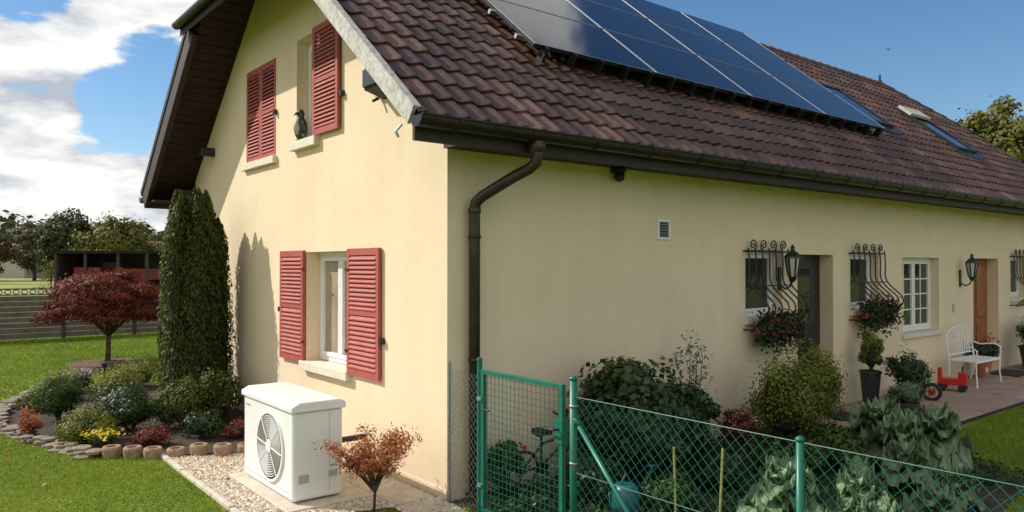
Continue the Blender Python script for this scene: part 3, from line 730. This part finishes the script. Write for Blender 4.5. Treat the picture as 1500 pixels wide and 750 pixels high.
mb.build('post_and_latch',gt)
gf=empty('galvanised_chain_link_fence'); mb=MB(); chain(mb,-.46,-.03,.03,1.15,.06,'galv',r=.0015,x=.0); mb.tube([(0,-.03,0),(0,-.03,1.22)],.013,'galv',n=10); mb.build('mesh_and_post',gf)
mb=MB(); mb.tube([(.55,-2.05,0),(.53,-2.04,.78)],.009,'bamboo',n=6); mb.build('bamboo_stake')
mb=MB(); mb.tube([(.6,-2.35,0),(.62,-2.38,.82)],.009,'bamboo',n=6); mb.build('bamboo_stake.001')

# ------------------------------------------------------------------ plants
cy=empty('columnar_cypress_tree'); cx,cyy=-.60,5.30
rc=np.random.default_rng(35)
cols=[(0,0,.36,2.70)]
for i in range(17):
    a=i*2.4; q=.34*math.sqrt((i+.7)/17); cols.append((q*math.cos(a),q*math.sin(a),.14+.04*rc.random(),3.0-.42*rc.random()**1.3))
Ps=[];Ns=[];Ts=[]; mb=MB()
for i,(dx,dy,r_,h) in enumerate(cols):
    n=6000 if i else 14000; t=rng.random(n)**.85; z=t*h; a=rng.random(n)*6.28
    prof=r_*np.clip(1-((t-.25)/.75).clip(0)**4.0,0.02,1)**.75
    lump=1+.14*np.sin(a*3+z*5+i)*np.sin(z*9+a*2+i*2)+.10*np.sin(z*23+a*5)
    rr=prof*lump*(.74+.42*rng.random(n))
    wob=.03*np.sin(z*2.1+i)-.10*dx*np.clip(z-2.2,0,1)*2
    P=np.stack([cx+dx+wob+rr*np.cos(a),cyy+dy+rr*np.sin(a),z+.02+.08*rng.random(n)],1)
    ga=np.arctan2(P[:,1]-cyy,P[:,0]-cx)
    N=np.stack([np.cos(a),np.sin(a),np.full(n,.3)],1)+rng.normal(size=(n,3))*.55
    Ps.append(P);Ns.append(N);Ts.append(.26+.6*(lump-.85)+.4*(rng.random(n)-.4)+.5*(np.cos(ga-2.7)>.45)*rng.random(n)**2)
    mb.lathe([(r_*.5,0),(r_*.7,h*.15),(r_*.7,h*.65),(r_*.45,h*.85),(.01,h*.94)],(cx+dx,cyy+dy,0),'core',12)  # solid dark core, painted as the shade deep inside the foliage
P=np.concatenate(Ps); lg=np.zeros_like(P); lg[:,2]=1
kk=P[:,0]<-.03
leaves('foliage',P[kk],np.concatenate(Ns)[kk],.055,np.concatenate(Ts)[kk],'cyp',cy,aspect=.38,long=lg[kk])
mb.build('inner_dark_core',cy,smooth=True)
bush('evergreen_juniper_shrub',-.95,4.55,.75,.62,'cyp',n=7000,leaf=.04,seed=81,ncl=40,zc=.5)
bush('evergreen_juniper_shrub.001',-.50,4.5,.55,.72,'cyp',n=5000,leaf=.04,seed=82,ncl=35,zc=.5)

tree('red_japanese_maple_tree',-.43,12.0,.62,(-.40,12.0,1.10),(1.16,1.16,.80),'redleaf',42000,.065,120,.25,tr=.05,seed=5,flat=.5,zmin=-.22,shell=.82,nb=26,aspect=.35)
mb=MB(); mb.lathe([(.001,.0),(.72,0),(.70,.03),(.001,.06)],(-.43,12.0,0),'mulch',28); mb.build('mulch_ring')
e=empty('small_orange_maple'); r=np.random.default_rng(12); mb=MB(); bx,by=-.62,.16; tips=[]
for i in range(24):
    a=i*2.4; l=.14+.27*r.random(); z=.34+.30*r.random()
    tip=(bx+l*math.cos(a),by+l*math.sin(a),z); tips.append(tip)
    mb.tube([(bx,by,0),(bx+.01,by,.16),(bx+l*.45*math.cos(a),by+l*.45*math.sin(a),z*.72),tip],[.014,.011,.006,.002],'bark',n=6)
mb.build('stem_and_twigs',e,smooth=True)
T=np.array(tips); n=5200; idx=r.integers(0,24,n); f=r.random((n,1))**.5; B0=np.array([bx,by,.32]); P=B0+(T[idx]-B0)*f*1.05+r.normal(size=(n,3))*[.05,.05,.022]
leaves('foliage',P,norm(r.normal(size=(n,3))*.7+[0,0,1]),.036,r.random(n)*.6+.4*r.random(24)[idx],'orangeleaf',e,aspect=.35)

bush('boxwood_ball_shrub',-2.1,5.95,.68,.62,'box',n=6000,leaf=.028,seed=2,clr=.09,ncl=50)
bush('dark_round_shrub',-1.5,4.75,.75,.5,'dark',n=6000,leaf=.032,seed=3)
bush('low_green_shrub',-2.05,4.45,.72,.34,'lime',n=5000,leaf=.03,seed=4)
bush('reddish_groundcover',-1.5,3.75,.45,.2,'redleaf',n=2200,leaf=.028,seed=6)
bush('heather_shrub',-2.5,5.0,.35,.42,'orangeleaf',n=1500,leaf=.028,seed=7,core=False)
bush('leafy_shrub',-.35,3.0,.35,.5,'box',n=1800,leaf=.05,seed=8)
bush('perennial_shrub',-1.2,6.9,.9,.45,'lime',n=4000,leaf=.035,seed=9)
bush('perennial_shrub.001',-1.9,7.6,.8,.35,'far3',n=2500,leaf=.035,seed=10)
bush('perennial_shrub.002',-1.35,5.9,.7,.45,'dark',n=4000,leaf=.035,seed=11)
bush('perennial_shrub.003',-.95,3.75,.5,.33,'dark',n=2500,leaf=.035,seed=13)
bush('perennial_shrub.004',-.7,8.2,.9,.42,'lime',n=3000,leaf=.035,seed=14)
bush('perennial_shrub.005',-2.3,6.9,.5,.3,'lime',n=2000,leaf=.03,seed=16)
bush('perennial_shrub.006',-1.7,5.4,.5,.3,'grey',n=2000,leaf=.03,seed=18)
bush('perennial_shrub.007',-.6,3.5,.35,.2,'redleaf',n=1200,leaf=.028,seed=19)
e=bush('yellow_flower_plant',-1.95,3.95,.34,.2,'box',n=1200,leaf=.025,seed=15)
n=160; P=np.stack([rng.normal(-1.95,.1,n),rng.normal(3.95,.1,n),.15+.06*rng.random(n)],1); leaves('blossoms',P,norm(rng.normal(size=(n,3))*.4+[0,0,1]),.035,rng.random(n),'yellowflower',e,aspect=.9)
e=bush('mauve_aster_plant',-1.5,8.3,.5,.35,'box',n=1200,leaf=.03,seed=17)
n=200; P=np.stack([rng.normal(-1.5,.16,n),rng.normal(8.3,.16,n),.28+.1*rng.random(n)],1); leaves('blossoms',P,norm(rng.normal(size=(n,3))*.4+[0,0,1]),.035,rng.random(n),'purpleflower',e,aspect=.9)
mb=MB(); mb.tube([(-1.35,7.2,0),(-1.35,7.2,.5)],.01,'black'); mb.lathe([(.03,0),(.035,.05),(.06,.06),(.06,.075),(.01,.09)],(-1.35,7.2,.5),'black',12); mb.build('garden_light',None)
mb=MB(); 
for a in (-.12,0,.12): mb.tube([(-.25+a,3.55,0),(-.25+a,3.55,.4),(-.25+a*.4,3.55,.62)],.008,'iron',n=6)
for z in (.2,.4): mb.tube([(-.25+.12*math.cos(t),3.55+.12*math.sin(t),z) for t in np.linspace(0,6.28,20,endpoint=False)],.007,'iron',n=5,closed=True)
mb.build('iron_plant_support')

# plants along the front wall
bush('dark_hydrangea_shrub',1.72,-.65,1.25,1.20,'dark',n=13000,leaf=.065,ncl=70,seed=21,aspect=.75,clr=.17)
bush('dark_hydrangea_shrub.001',2.62,-.6,.6,.85,'dark',n=4000,leaf=.055,ncl=30,seed=22,aspect=.7)
bush('golden_euonymus_shrub',3.75,-.95,.95,1.08,'lime',n=10000,leaf=.035,ncl=55,seed=23,zc=.55)
bush('golden_euonymus_shrub.001',4.40,-.85,.8,1.12,'lime',n=8000,leaf=.035,ncl=45,seed=24,zc=.58)
bush('red_leaf_shrub',3.1,-.8,.45,.6,'redleaf',n=1800,leaf=.035,seed=25,core=False)
bush('airy_grey_shrub',2.85,-.35,.6,1.15,'grey',n=500,leaf=.04,seed=26,core=False,zc=.7)
bush('leafy_plant',1.3,-1.35,.5,.3,'box',n=2200,leaf=.045,seed=27)
bush('leafy_plant.001',2.9,-1.5,.7,.3,'box',n=2500,leaf=.045,seed=28)
bush('leafy_plant.002',2.1,-1.3,.5,.35,'dark',n=1800,leaf=.05,seed=29)
bush('leafy_plant.003',3.6,-1.55,.8,.4,'box',n=3500,leaf=.045,seed=30)
bush('leafy_plant.004',5.2,-1.25,.6,.3,'box',n=2500,leaf=.045,seed=39)
bush('leafy_plant.005',.35,-.85,.4,.3,'dark',n=1500,leaf=.045,seed=62)
bush('leafy_plant.006',.95,-.8,.6,.38,'dark',n=2600,leaf=.05,seed=63)
bush('leafy_plant.007',.45,-.25,.35,.55,'box',n=1500,leaf=.05,seed=64,core=False)
def potted(nm,x,y,r_,h,bw,bh,k,seed,pk='pot'):
    e=empty(nm); mb=MB(); mb.lathe([(r_*.7,0),(r_,h-.03),(r_*1.08,h-.03),(r_*1.08,h),(r_*.9,h),(r_*.88,h-.03),(.001,h-.03)],(x,y,.05),pk,20); mb.build('pot',e,smooth=False)
    bush('x',x,y,bw,bh,k,n=3500,leaf=.04,z0=h,parent=e,seed=seed)
potted('potted_shrub',7.15,-.75,.17,.25,.6,.6,'dark',31); potted('potted_shrub.001',6.6,-.95,.15,.2,.5,.3,'grey',32)
potted('potted_conifer',7.0,-.3,.14,.5,.35,.65,'lime',33); potted('potted_geranium',11.25,-.25,.15,.3,.5,.4,'dark',34,'clay')
potted('potted_shrub.002',13.1,-.5,.25,.45,.7,.55,'box',35)
n=60;P=np.stack([rng.normal(11.25,.12,n),rng.normal(-.35,.08,n),rng.normal(.72,.06,n)],1);leaves('geranium_blossoms',P,norm(rng.normal(size=(n,3))+[0,-1,0]),.04,rng.random(n),'redflower',None,aspect=.9)

def kale(nm,x,y,s,seed,z=0,N=22):
    r=np.random.default_rng(seed); e=empty(nm); VV=[];II=[];tt=[]; nu,nv=11,12; base=0
    for i in range(N):
        a=i*2.4+r.normal()*.25; lay=i/N; el=.25+1.0*lay+r.normal()*.12; l=s*(.50-.26*lay)*(.8+.4*r.random()); w=l*.8; h0=z+s*(.08+.34*lay)
        G=np.zeros((nu+1,nv+1,3)); tw=r.normal()*.25
        for u in range(nu+1):
            t=u/nu
            for v in range(nv+1):
                q=v/nv*2-1
                if t<.28: ww=w*.5*(.10+.25*(t/.28)**2)
                else: ww=w*.5*math.sqrt(max(.02,1-((t-.66)/.40)**2))*.98
                zz=l*(math.sin(el)*t*1.1-.75*t*t*t*(1-.45*lay)); rad=l*t*math.cos(el*.8)
                ruf=.06*s*math.sin(t*19+i+3*q)*abs(q)**2+.045*s*math.sin(q*15+t*13+i*2)*abs(q)**1.3*t
                ly=q*ww; lx=rad-.06*l*q*q
                G[u,v]=(x+math.cos(a)*lx-math.sin(a)*ly,y+math.sin(a)*lx+math.cos(a)*ly,h0+zz+ruf+.5*ww*q*q+tw*q*ww)
        VV.append(G.reshape(-1,3))
        for u in range(nu):
            for v in range(nv):
                p=base+u*(nv+1)+v; II+= [p,p+nv+1,p+nv+2,p+1]
                mid=1 if v in (nv//2-1,nv//2) else 0
                vein=.22 if (u+abs(v-nv/2+.5))%3<1 else 0
                tt.append(.22+.5*mid*(1-.6*u/nu)+vein*.6+.14*(r.random()-.5)+.2*lay+.12*(i%3-1))
        base+=(nu+1)*(nv+1)
    npmesh('leaves',np.concatenate(VV),4,np.array(tt),'kale',e,idx=np.array(II),smooth=True)
    mb=MB(); mb.tube([(x,y,0),(x,y,z+s*.4)],[.03,.025],'bamboo'); mb.build('stalk',e)
kale('cabbage_plant',3.9,-2.1,.85,41,.08); kale('cabbage_plant.001',3.4,-2.35,.7,42,.03); kale('cabbage_plant.002',4.5,-2.15,.85,43,.08)
kale('cabbage_plant.003',1.75,-2.15,.75,44,.05); kale('cabbage_plant.004',2.15,-2.55,.7,45,.05); kale('cabbage_plant.005',2.9,-2.15,.55,46); kale('cabbage_plant.006',4.25,-1.7,.8,47,.15); kale('cabbage_plant.007',2.6,-2.9,.6,48); kale('cabbage_plant.008',1.3,-2.65,.55,49)
kale('cabbage_plant.009',3.3,-2.8,.6,50); kale('cabbage_plant.010',4.9,-1.75,.7,51,.05); kale('cabbage_plant.011',1.75,-2.9,.6,52)

# ------------------------------------------------------------------ objects
bk=empty('childs_bicycle'); mb=MB(Matrix.Translation((.85,-.32,.02))@Matrix.Rotation(R(12),4,'X'))
def wheel(mb,x,z,r_,y=0,k='black',sp=14,tr=.016,sk='iron'):
    mb.tube([(x+r_*math.cos(a),y,z+r_*math.sin(a)) for a in np.linspace(0,6.283,30,endpoint=False)],tr,k,n=7,closed=True)
    for j in range(sp):
        a=2*math.pi*j/sp; mb.tube([(x,y,z),(x+r_*math.cos(a),y,z+r_*math.sin(a))],.002,sk,n=4)
    mb.lathe([(.02,-.03),(.02,.03)],(x,y,z),'iron',10,axis='y')
wheel(mb,-.34,.22,.20); wheel(mb,.34,.22,.20)
for p in ([(-.34,0,.22),(-.1,0,.25)],[(-.34,0,.22),(-.13,0,.45)],[(-.1,0,.25),(-.15,0,.56)],[(-.1,0,.25),(.22,0,.48)],[(-.13,0,.46),(.21,0,.51)],[(.34,0,.22),(.20,0,.60)]): mb.tube(p,.013,'iron',n=8)
mb.tube([(.14,-.2,.65),(.19,-.1,.63),(.20,0,.61),(.19,.1,.63),(.14,.2,.65)],.012,'black',n=8)
mb.box(-.23,-.07,-.05,.05,.56,.60,'black'); mb.lathe([(.06,-.01),(.06,.01)],(-.1,-.03,.25),'iron',16,axis='y'); mb.box(-.36,-.32,-.02,.02,.45,.48,'red')
mb.build('frame_and_wheels',bk,smooth=False)
wc=empty('teal_watering_can'); mb=MB(Matrix.Translation((.95,-1.2,0)))
mb.lathe([(.11,0),(.12,.02),(.11,.22),(.08,.26),(.06,.26)],(0,0,.0),'teal',20); mb.tube([(.1,0,.05),(.22,0,.2),(.32,0,.33)],[.02,.015,.012],'teal'); mb.lathe([(.015,0),(.04,.03)],(.32,0,.33),'teal',12)
mb.tube([(-.1,0,.2),(-.19,0,.22),(-.17,0,.08),(-.1,0,.05)],.01,'teal'); mb.tube([(-.06,0,.25),(0,0,.34),(.07,0,.25)],.01,'teal'); mb.build('can',wc,smooth=True)

bn=empty('white_iron_garden_bench'); mb=MB(Matrix.Translation((10.35,-.45,.05))); k='whitemetal'
w=.52
for sx in (-1,1):
    mb.tube([(sx*w,-.22,0),(sx*(w-.02),-.2,.2),(sx*w,-.2,.42),(sx*w,-.22,.6),(sx*w,-.12,.66),(sx*w,.1,.63),(sx*w,.2,.66)],.013,k)
    mb.tube([(sx*w,.26,0),(sx*w,.2,.2),(sx*w,.2,.42),(sx*w,.24,.7),(sx*w*.9,.26,.84)],.013,k)
    mb.tube(spiral(sx*w,.18,.06,1.3,sx,0),.008,k,n=6)
for i in range(9): y=-.2+i*.05; mb.box(-w,w,y,y+.03,.41,.425,k)
arc=[(x,.25+.02*math.cos(x*3),.84+.11*math.cos(x/w*math.pi/2)) for x in np.linspace(-w*.9,w*.9,17)]; mb.tube(arc,.013,k)
mb.tube([(-w,.21,.5),(w,.21,.5)],.01,k)
for i in range(11):
    x=-w*.85+i*w*.17; top=.84+.11*math.cos(x/w*math.pi/2); mb.tube([(x*.8,.21,.5),(x+.03*math.sin(i),.23,(.5+top)/2),(x,.25,top)],.007,k,n=6)
for sx in(-.5,0,.5): mb.tube([( sx*w+.07*math.cos(a),.235,.68+.07*math.sin(a)) for a in np.linspace(0,6.28,16,endpoint=False)],.006,k,n=5,closed=True)
mb.tube([(-w,-.2,.4),(w,-.2,.4)],.01,k); mb.build('frame',bn,smooth=False)
ty=empty('toy_tricycle'); mb=MB(Matrix.Translation((8.05,-.45,.05))@Matrix.Rotation(R(-70),4,'Z')@Matrix.Scale(.9,4))
wheel(mb,.25,.14,.125,sp=0,tr=.03); wheel(mb,-.2,.09,.07,y=.13,sp=0,tr=.022); wheel(mb,-.2,.09,.07,y=-.13,sp=0,tr=.022)
for z,xx,yy in ((.14,.25,0),(.09,-.2,.13),(.09,-.2,-.13)): mb.lathe([(.06,-.012),(.06,.012)],(xx,yy,z),'red',16,axis='y')
mb.tube([(.25,0,.13),(.2,0,.46)],.018,'limeplastic'); mb.tube([(.2,-.13,.48),(.19,0,.47),(.2,.13,.48)],.015,'black'); mb.tube([(.21,0,.3),(0,0,.2),(-.2,0,.12)],.022,'limeplastic'); mb.tube([(-.2,-.13,.09),(-.2,.13,.09)],.012,'black')
mb.box(-.2,-.02,-.09,.09,.22,.26,'black'); mb.box(-.22,-.18,-.09,.09,.26,.44,'black'); mb.build('tricycle',ty,bevel=.004)
ty=empty('red_ride_on_toy'); mb=MB(Matrix.Translation((9.3,-.5,.05))@Matrix.Rotation(R(-75),4,'Z'))
mb.box(-.2,.2,-.1,.1,.1,.2,'red'); mb.box(.08,.2,-.08,.08,.2,.3,'red'); mb.box(-.2,-.15,-.09,.09,.2,.36,'red')
for xx in(-.14,.14):
    for yy in(-.11,.11): mb.lathe([(.05,-.02),(.06,-.01),(.06,.01),(.05,.02)],(xx,yy,.06),'black',14,axis='y')
mb.tube([(.14,-.09,.38),(.14,.09,.38)],.012,'black'); mb.tube([(.14,0,.28),(.14,0,.38)],.012,'black'); mb.build('toy',ty,bevel=.02)
mb=MB(); 
for sx in(-.3,.3):
    for sy in(-.15,.15): mb.tube([(13.6+sx,-.45+sy,.05),(13.6+sx*.8,-.45+sy,.6)],.012,'iron')
mb.box(13.3,13.9,-.62,-.28,.6,.63,'iron'); mb.build('iron_plant_stand')
bush('stand_plant',13.6,-.45,.5,.5,'box',n=2500,leaf=.05,z0=.63,seed=61)

bf=empty('bird_figurine'); mb=MB(); bx,by,bz=-.01,3.13,3.53
mb.lathe([(.03,0),(.055,.03),(.075,.09),(.08,.15),(.07,.21),(.045,.25),(.04,.27),(.048,.30),(.045,.33),(.025,.355),(.004,.365)],(bx,by,bz+.02),'birddark',16)
mb.tube([(bx-.040,by-.02,bz+.07),(bx-.058,by-.03,bz+.14),(bx-.050,by-.02,bz+.22),(bx-.03,by-.02,bz+.27)],[.02,.045,.03,.015],'birdlight',n=10)
mb.tube([(bx-.03,by-.01,bz+.325),(bx-.07,by-.02,bz+.315),(bx-.095,by-.025,bz+.29)],[.02,.013,.003],'iron',n=8)
mb.tube([(bx+.02,by+.02,bz+.12),(bx+.0,by-.10,bz+.06),(bx-.02,by-.2,bz+.01)],[.05,.035,.01],'birddark',n=8)
for s_ in(-.025,.025): mb.tube([(bx-.01,by+s_,bz+.04),(bx-.02,by+s_,bz+.005),(bx-.05,by+s_,bz+.004)],.007,'iron',n=6)
for s_ in(-1,1): mb.tube([(bx,by+s_*.06,bz+.23),(bx+.02,by+s_*.08,bz+.14),(bx+.04,by+s_*.05,bz+.04)],[.02,.035,.01],'birddark',n=8)
mb.build('body',bf,smooth=True)
fb=empty('flying_bird'); mb=MB(Matrix.Translation((26.95,8.5,10.7))@Matrix.Rotation(R(40),4,'Z')@Matrix.Scale(.6,4))
mb.tube([(-.17,0,0),(-.1,0,0),(0,0,0),(.1,0,.01),(.17,0,.01)],[.01,.035,.045,.03,.005],'black',n=8)
for s_ in(-1,1): mb.add([(.08,0,.02),(-.08,0,.02),(-.06,s_*.15,.06),(.06,s_*.15,.07),(-.05,s_*.32,.02)],[(0,1,2,3),(3,2,4)],'black')
mb.build('body_and_wings',fb)

# ------------------------------------------------------------------ far garden fence, shed, trees
ff=empty('composite_garden_fence'); mb=MB(); x=-34.5; 
while x<14:
    for j in range(8): mb.box(x+.05,x+1.75,18.69,18.71,.05+j*.145,.05+j*.145+.138,'fencewood')
    mb.box(x-.045,x+.045,18.65,18.75,0,1.42,'fencedark'); 
    mb.box(x+.045,x+1.755,18.68,18.72,1.22,1.25,'fencedark'); mb.box(x+.045,x+1.755,18.68,18.72,1.38,1.41,'fencedark')
    for i in range(9):
        a=x+.12+i*.19; mb.tube([(a+.07*math.cos(t),18.7,1.315+.06*math.sin(t)) for t in np.linspace(0,6.28,10,endpoint=False)],.014,'fencedark',n=4,closed=True)
    x+=1.8
mb.build('panels_and_posts',ff)
def camworld(Xc,Y): return (-3.63+Xc*.78+Y*.626,-5.42-Xc*.626+Y*.78)
sh=empty('open_machinery_shed')
sx,sy=camworld(-25.3,48)
mb=MB(Matrix.Translation((sx,sy,0))@Matrix.Rotation(R(-38),4,'Z'))
mb.box(-2.9,2.9,-2,2,2.75,2.92,'shedroof'); mb.box(-2.8,2.8,1.8,1.9,0,2.75,'darkwood')
for x in(-2.8,-1,1,2.75): mb.box(x-.08,x+.08,-1.9,-1.75,0,2.75,'darkwood')
mb.box(-2.75,-2.65,-1.8,1.8,0,2.75,'darkwood'); mb.box(-2.75,2.6,-1.85,-1.8,.0,1.1,'shedred'); mb.box(-2.2,-.6,-1,1,1.1,1.9,'shedred'); mb.box(.3,2.3,-1,1,1.1,1.8,'shedred'); mb.box(-.9,.2,0,1,1.1,2.2,'darkwood'); mb.build('shed',sh)
for i,(Xc,Yd,w_) in enumerate(((-53,112,9),(-58,118,8),(-49,120,8),(-80,120,10))):
    e=empty('distant_house' if i==0 else 'distant_house.%03d'%i); x,y=camworld(Xc,Yd); mb=MB(Matrix.Translation((x,y,0))@Matrix.Rotation(R(20*i),4,'Z'))
    mb.box(-w_/2,w_/2,-4,4,0,3.2,'farwall'); mb.prism([(-4.4,3.1),(4.4,3.1),(0,5.6)],-w_/2-.3,w_/2+.3,'farroof',lambda a,p,q:(a,p,q))
    for xx in(-2.5,0,2.5): mb.box(xx-.5,xx+.5,-4.03,-4.0,1,2.2,'glass')
    mb.build('walls_and_roof',e)
def ftree(nm,Xc,Yd,w,h,k,seed,n=5000,ncl=60,leaf=.04):
    x,y=camworld(Xc,Yd)
    tree(nm,x,y,h*.2,(x,y,h*.53),(w/2,w/2,h*.46),k,n,h*leaf,ncl,w*.12,tr=h*.025,seed=seed,flat=.8,zmin=-.9,nb=10,aspect=.8)
ftree('dark_oak_tree',-52,88,7.0,8.4,'far1',71,n=12000,ncl=110); ftree('olive_lime_tree',-44.8,85,8.6,7.3,'far2',72,n=14000,ncl=120)
ftree('dark_oak_tree.001',-56.5,95,6,7.4,'far1',73,n=8000); ftree('tawny_poplar_tree',-62.5,98,6,8,'far3',74,n=7000); ftree('tawny_poplar_tree.001',-67,95,6,7.6,'far3',75,n=7000); ftree('tawny_poplar_tree.002',-59.5,105,5,6.6,'far2',83,n=6000)
ftree('dark_oak_tree.002',-72,96,7,7,'far1',84); ftree('olive_lime_tree.001',-49,110,7,6.5,'far1',85)
ftree('golden_bush_tree',-48,78,2.4,2.9,'lime',76,n=1500,ncl=25); ftree('golden_bush_tree.001',-44.8,78,2,2.6,'lime',79,n=1500,ncl=25)
ftree('lime_tree',20.6,31,4.6,9.0,'far2',77,n=22000,ncl=120,leaf=.02); ftree('lime_tree.001',26,33,6,8.5,'far2',78,n=9000,leaf=.03)
Ps=[];Ns=[];Ts=[]; r=np.random.default_rng(90)
for i in range(240):
    ang=R(-75)+R(190)*i/240+r.normal()*.01; D_=140+60*r.random(); x,y=camworld(D_*math.sin(ang-.2),D_*math.cos(ang-.2)); h=6+5*r.random(); w=8+5*r.random()
    P,N,t,_=crown(600,(x,y,h*.45),(w/1.4,w/1.4,h*.55),26,w*.17,seed=200+i); Ps.append(P);Ns.append(N);Ts.append(t)
P=np.concatenate(Ps); leaves('distant_tree_line',P,np.concatenate(Ns),1.3,np.concatenate(Ts),'far1',aspect=.8)
mb=MB(); nn=60; vs=[];fs=[]
for i in range(nn+1):
    a=R(-90)+R(220)*i/nn; x,y=camworld(800*math.sin(a-.3),800*math.cos(a-.3)); vs+= [(x,y,-2),(x,y,14+6*math.sin(i*.7)+4*math.sin(i*1.9))]
for i in range(nn): fs.append((2*i,2*i+2,2*i+3,2*i+1))
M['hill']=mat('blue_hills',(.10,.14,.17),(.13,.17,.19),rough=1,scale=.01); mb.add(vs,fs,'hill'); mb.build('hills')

# ------------------------------------------------------------------ sky & sun
SEL=38.5; SAZ=-40
w=bpy.data.worlds.new('World'); scene.world=w; w.use_nodes=True; nt=w.node_tree
for n_ in list(nt.nodes): nt.nodes.remove(n_)
out=nd(nt,'ShaderNodeOutputWorld'); sky=nd(nt,'ShaderNodeTexSky',sky_type='NISHITA'); sky.sun_disc=False; sky.sun_elevation=R(SEL); sky.sun_rotation=R(SAZ); sky.ozone_density=2.2; sky.dust_density=.2; sky.air_density=1.0
hs=nd(nt,'ShaderNodeHueSaturation'); hs.inputs['Saturation'].default_value=1.2; lk(nt,sky.outputs[0],hs.inputs['Color'])
bg=nd(nt,'ShaderNodeBackground'); bg.inputs['Strength'].default_value=.125; lk(nt,hs.outputs[0],bg.inputs['Color'])
tc=nd(nt,'ShaderNodeTexCoord'); sp=nd(nt,'ShaderNodeSeparateXYZ'); lk(nt,tc.outputs['Generated'],sp.inputs[0])
def mth(op,a,b=None,c_=None,clamp=False):
    m=nd(nt,'ShaderNodeMath',operation=op); m.use_clamp=clamp
    for i,v in enumerate((a,b,c_)):
        if v is None: continue
        if isinstance(v,(int,float)): m.inputs[i].default_value=v
        else: lk(nt,v,m.inputs[i])
    return m.outputs[0]
def vdot(v):
    m=nd(nt,'ShaderNodeVectorMath',operation='DOT_PRODUCT'); lk(nt,tc.outputs['Generated'],m.inputs[0]); m.inputs[1].default_value=Vector(v).normalized(); return m.outputs['Value']
zc_=mth('ADD',mth('MAXIMUM',sp.outputs['Z'],0),.55)
cb=nd(nt,'ShaderNodeCombineXYZ'); lk(nt,mth('DIVIDE',sp.outputs['X'],zc_),cb.inputs[0]); lk(nt,mth('DIVIDE',sp.outputs['Y'],zc_),cb.inputs[1]); lk(nt,mth('MULTIPLY',sp.outputs['Z'],3.0),cb.inputs[2])
def noise(vec,scale,det,rough,off=(0,0,0)):
    a=nd(nt,'ShaderNodeVectorMath',operation='ADD'); lk(nt,vec,a.inputs[0]); a.inputs[1].default_value=off
    n_=nd(nt,'ShaderNodeTexNoise'); n_.inputs['Scale'].default_value=scale; n_.inputs['Detail'].default_value=det; n_.inputs['Roughness'].default_value=rough; lk(nt,a.outputs[0],n_.inputs['Vector']); return n_.outputs['Fac']
n1=noise(cb.outputs[0],3.4,14,.56,(3.1,1.7,.4)); n2=noise(cb.outputs[0],3.4,14,.56,(3.1-.05,1.7+.06,.4+.14))
def band(v,a,b,amp):
    m=nd(nt,'ShaderNodeMapRange',interpolation_type='SMOOTHSTEP'); lk(nt,v,m.inputs['Value']); m.inputs['From Min'].default_value=a; m.inputs['From Max'].default_value=b; m.inputs['To Max'].default_value=amp; return m.outputs[0]
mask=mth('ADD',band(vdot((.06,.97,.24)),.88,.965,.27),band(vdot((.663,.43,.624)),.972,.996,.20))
mask=mth('ADD',mask,band(vdot((-.7,-.6,.4)),.0,.7,.22))  # unseen cloud bank added behind the camera as fill light
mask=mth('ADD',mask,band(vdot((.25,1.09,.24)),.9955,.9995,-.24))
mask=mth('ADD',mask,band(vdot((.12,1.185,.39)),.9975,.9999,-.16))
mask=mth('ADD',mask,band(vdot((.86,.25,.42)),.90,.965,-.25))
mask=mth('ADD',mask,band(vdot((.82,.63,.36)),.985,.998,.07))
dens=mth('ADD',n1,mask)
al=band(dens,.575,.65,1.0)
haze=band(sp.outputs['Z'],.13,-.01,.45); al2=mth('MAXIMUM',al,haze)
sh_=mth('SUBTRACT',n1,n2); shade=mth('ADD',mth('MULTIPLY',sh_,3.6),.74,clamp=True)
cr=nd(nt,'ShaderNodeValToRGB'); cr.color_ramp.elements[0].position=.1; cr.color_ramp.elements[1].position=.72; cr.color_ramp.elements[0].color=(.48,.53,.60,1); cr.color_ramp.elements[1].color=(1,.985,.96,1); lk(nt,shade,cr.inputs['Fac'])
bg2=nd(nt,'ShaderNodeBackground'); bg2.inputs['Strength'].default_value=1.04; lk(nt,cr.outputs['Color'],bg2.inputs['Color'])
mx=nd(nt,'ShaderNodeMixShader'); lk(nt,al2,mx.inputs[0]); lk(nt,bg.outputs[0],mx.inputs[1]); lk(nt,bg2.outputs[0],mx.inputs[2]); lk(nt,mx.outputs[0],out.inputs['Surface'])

S=Vector((math.sin(R(SAZ))*math.cos(R(SEL)),math.cos(R(SAZ))*math.cos(R(SEL)),math.sin(R(SEL))))
sd=bpy.data.lights.new('sun','SUN'); sd.energy=5.0; sd.angle=R(.53); sd.color=(1,.95,.86)
so=bpy.data.objects.new('sun',sd); COL.objects.link(so); so.rotation_euler=S.to_track_quat('Z','Y').to_euler(); so.location=(-10,20,20)

cam=bpy.data.cameras.new('camera'); cam.lens=26.33; cam.sensor_width=36; cam.clip_end=3000; cam.clip_start=.05
co=bpy.data.objects.new('camera',cam); COL.objects.link(co); co.location=(-3.63,-5.42,2.05); co.rotation_euler=(R(90.68),0,R(-38.75)); scene.camera=co
scene.view_settings.view_transform='Standard'; scene.view_settings.look='None'; scene.view_settings.exposure=0
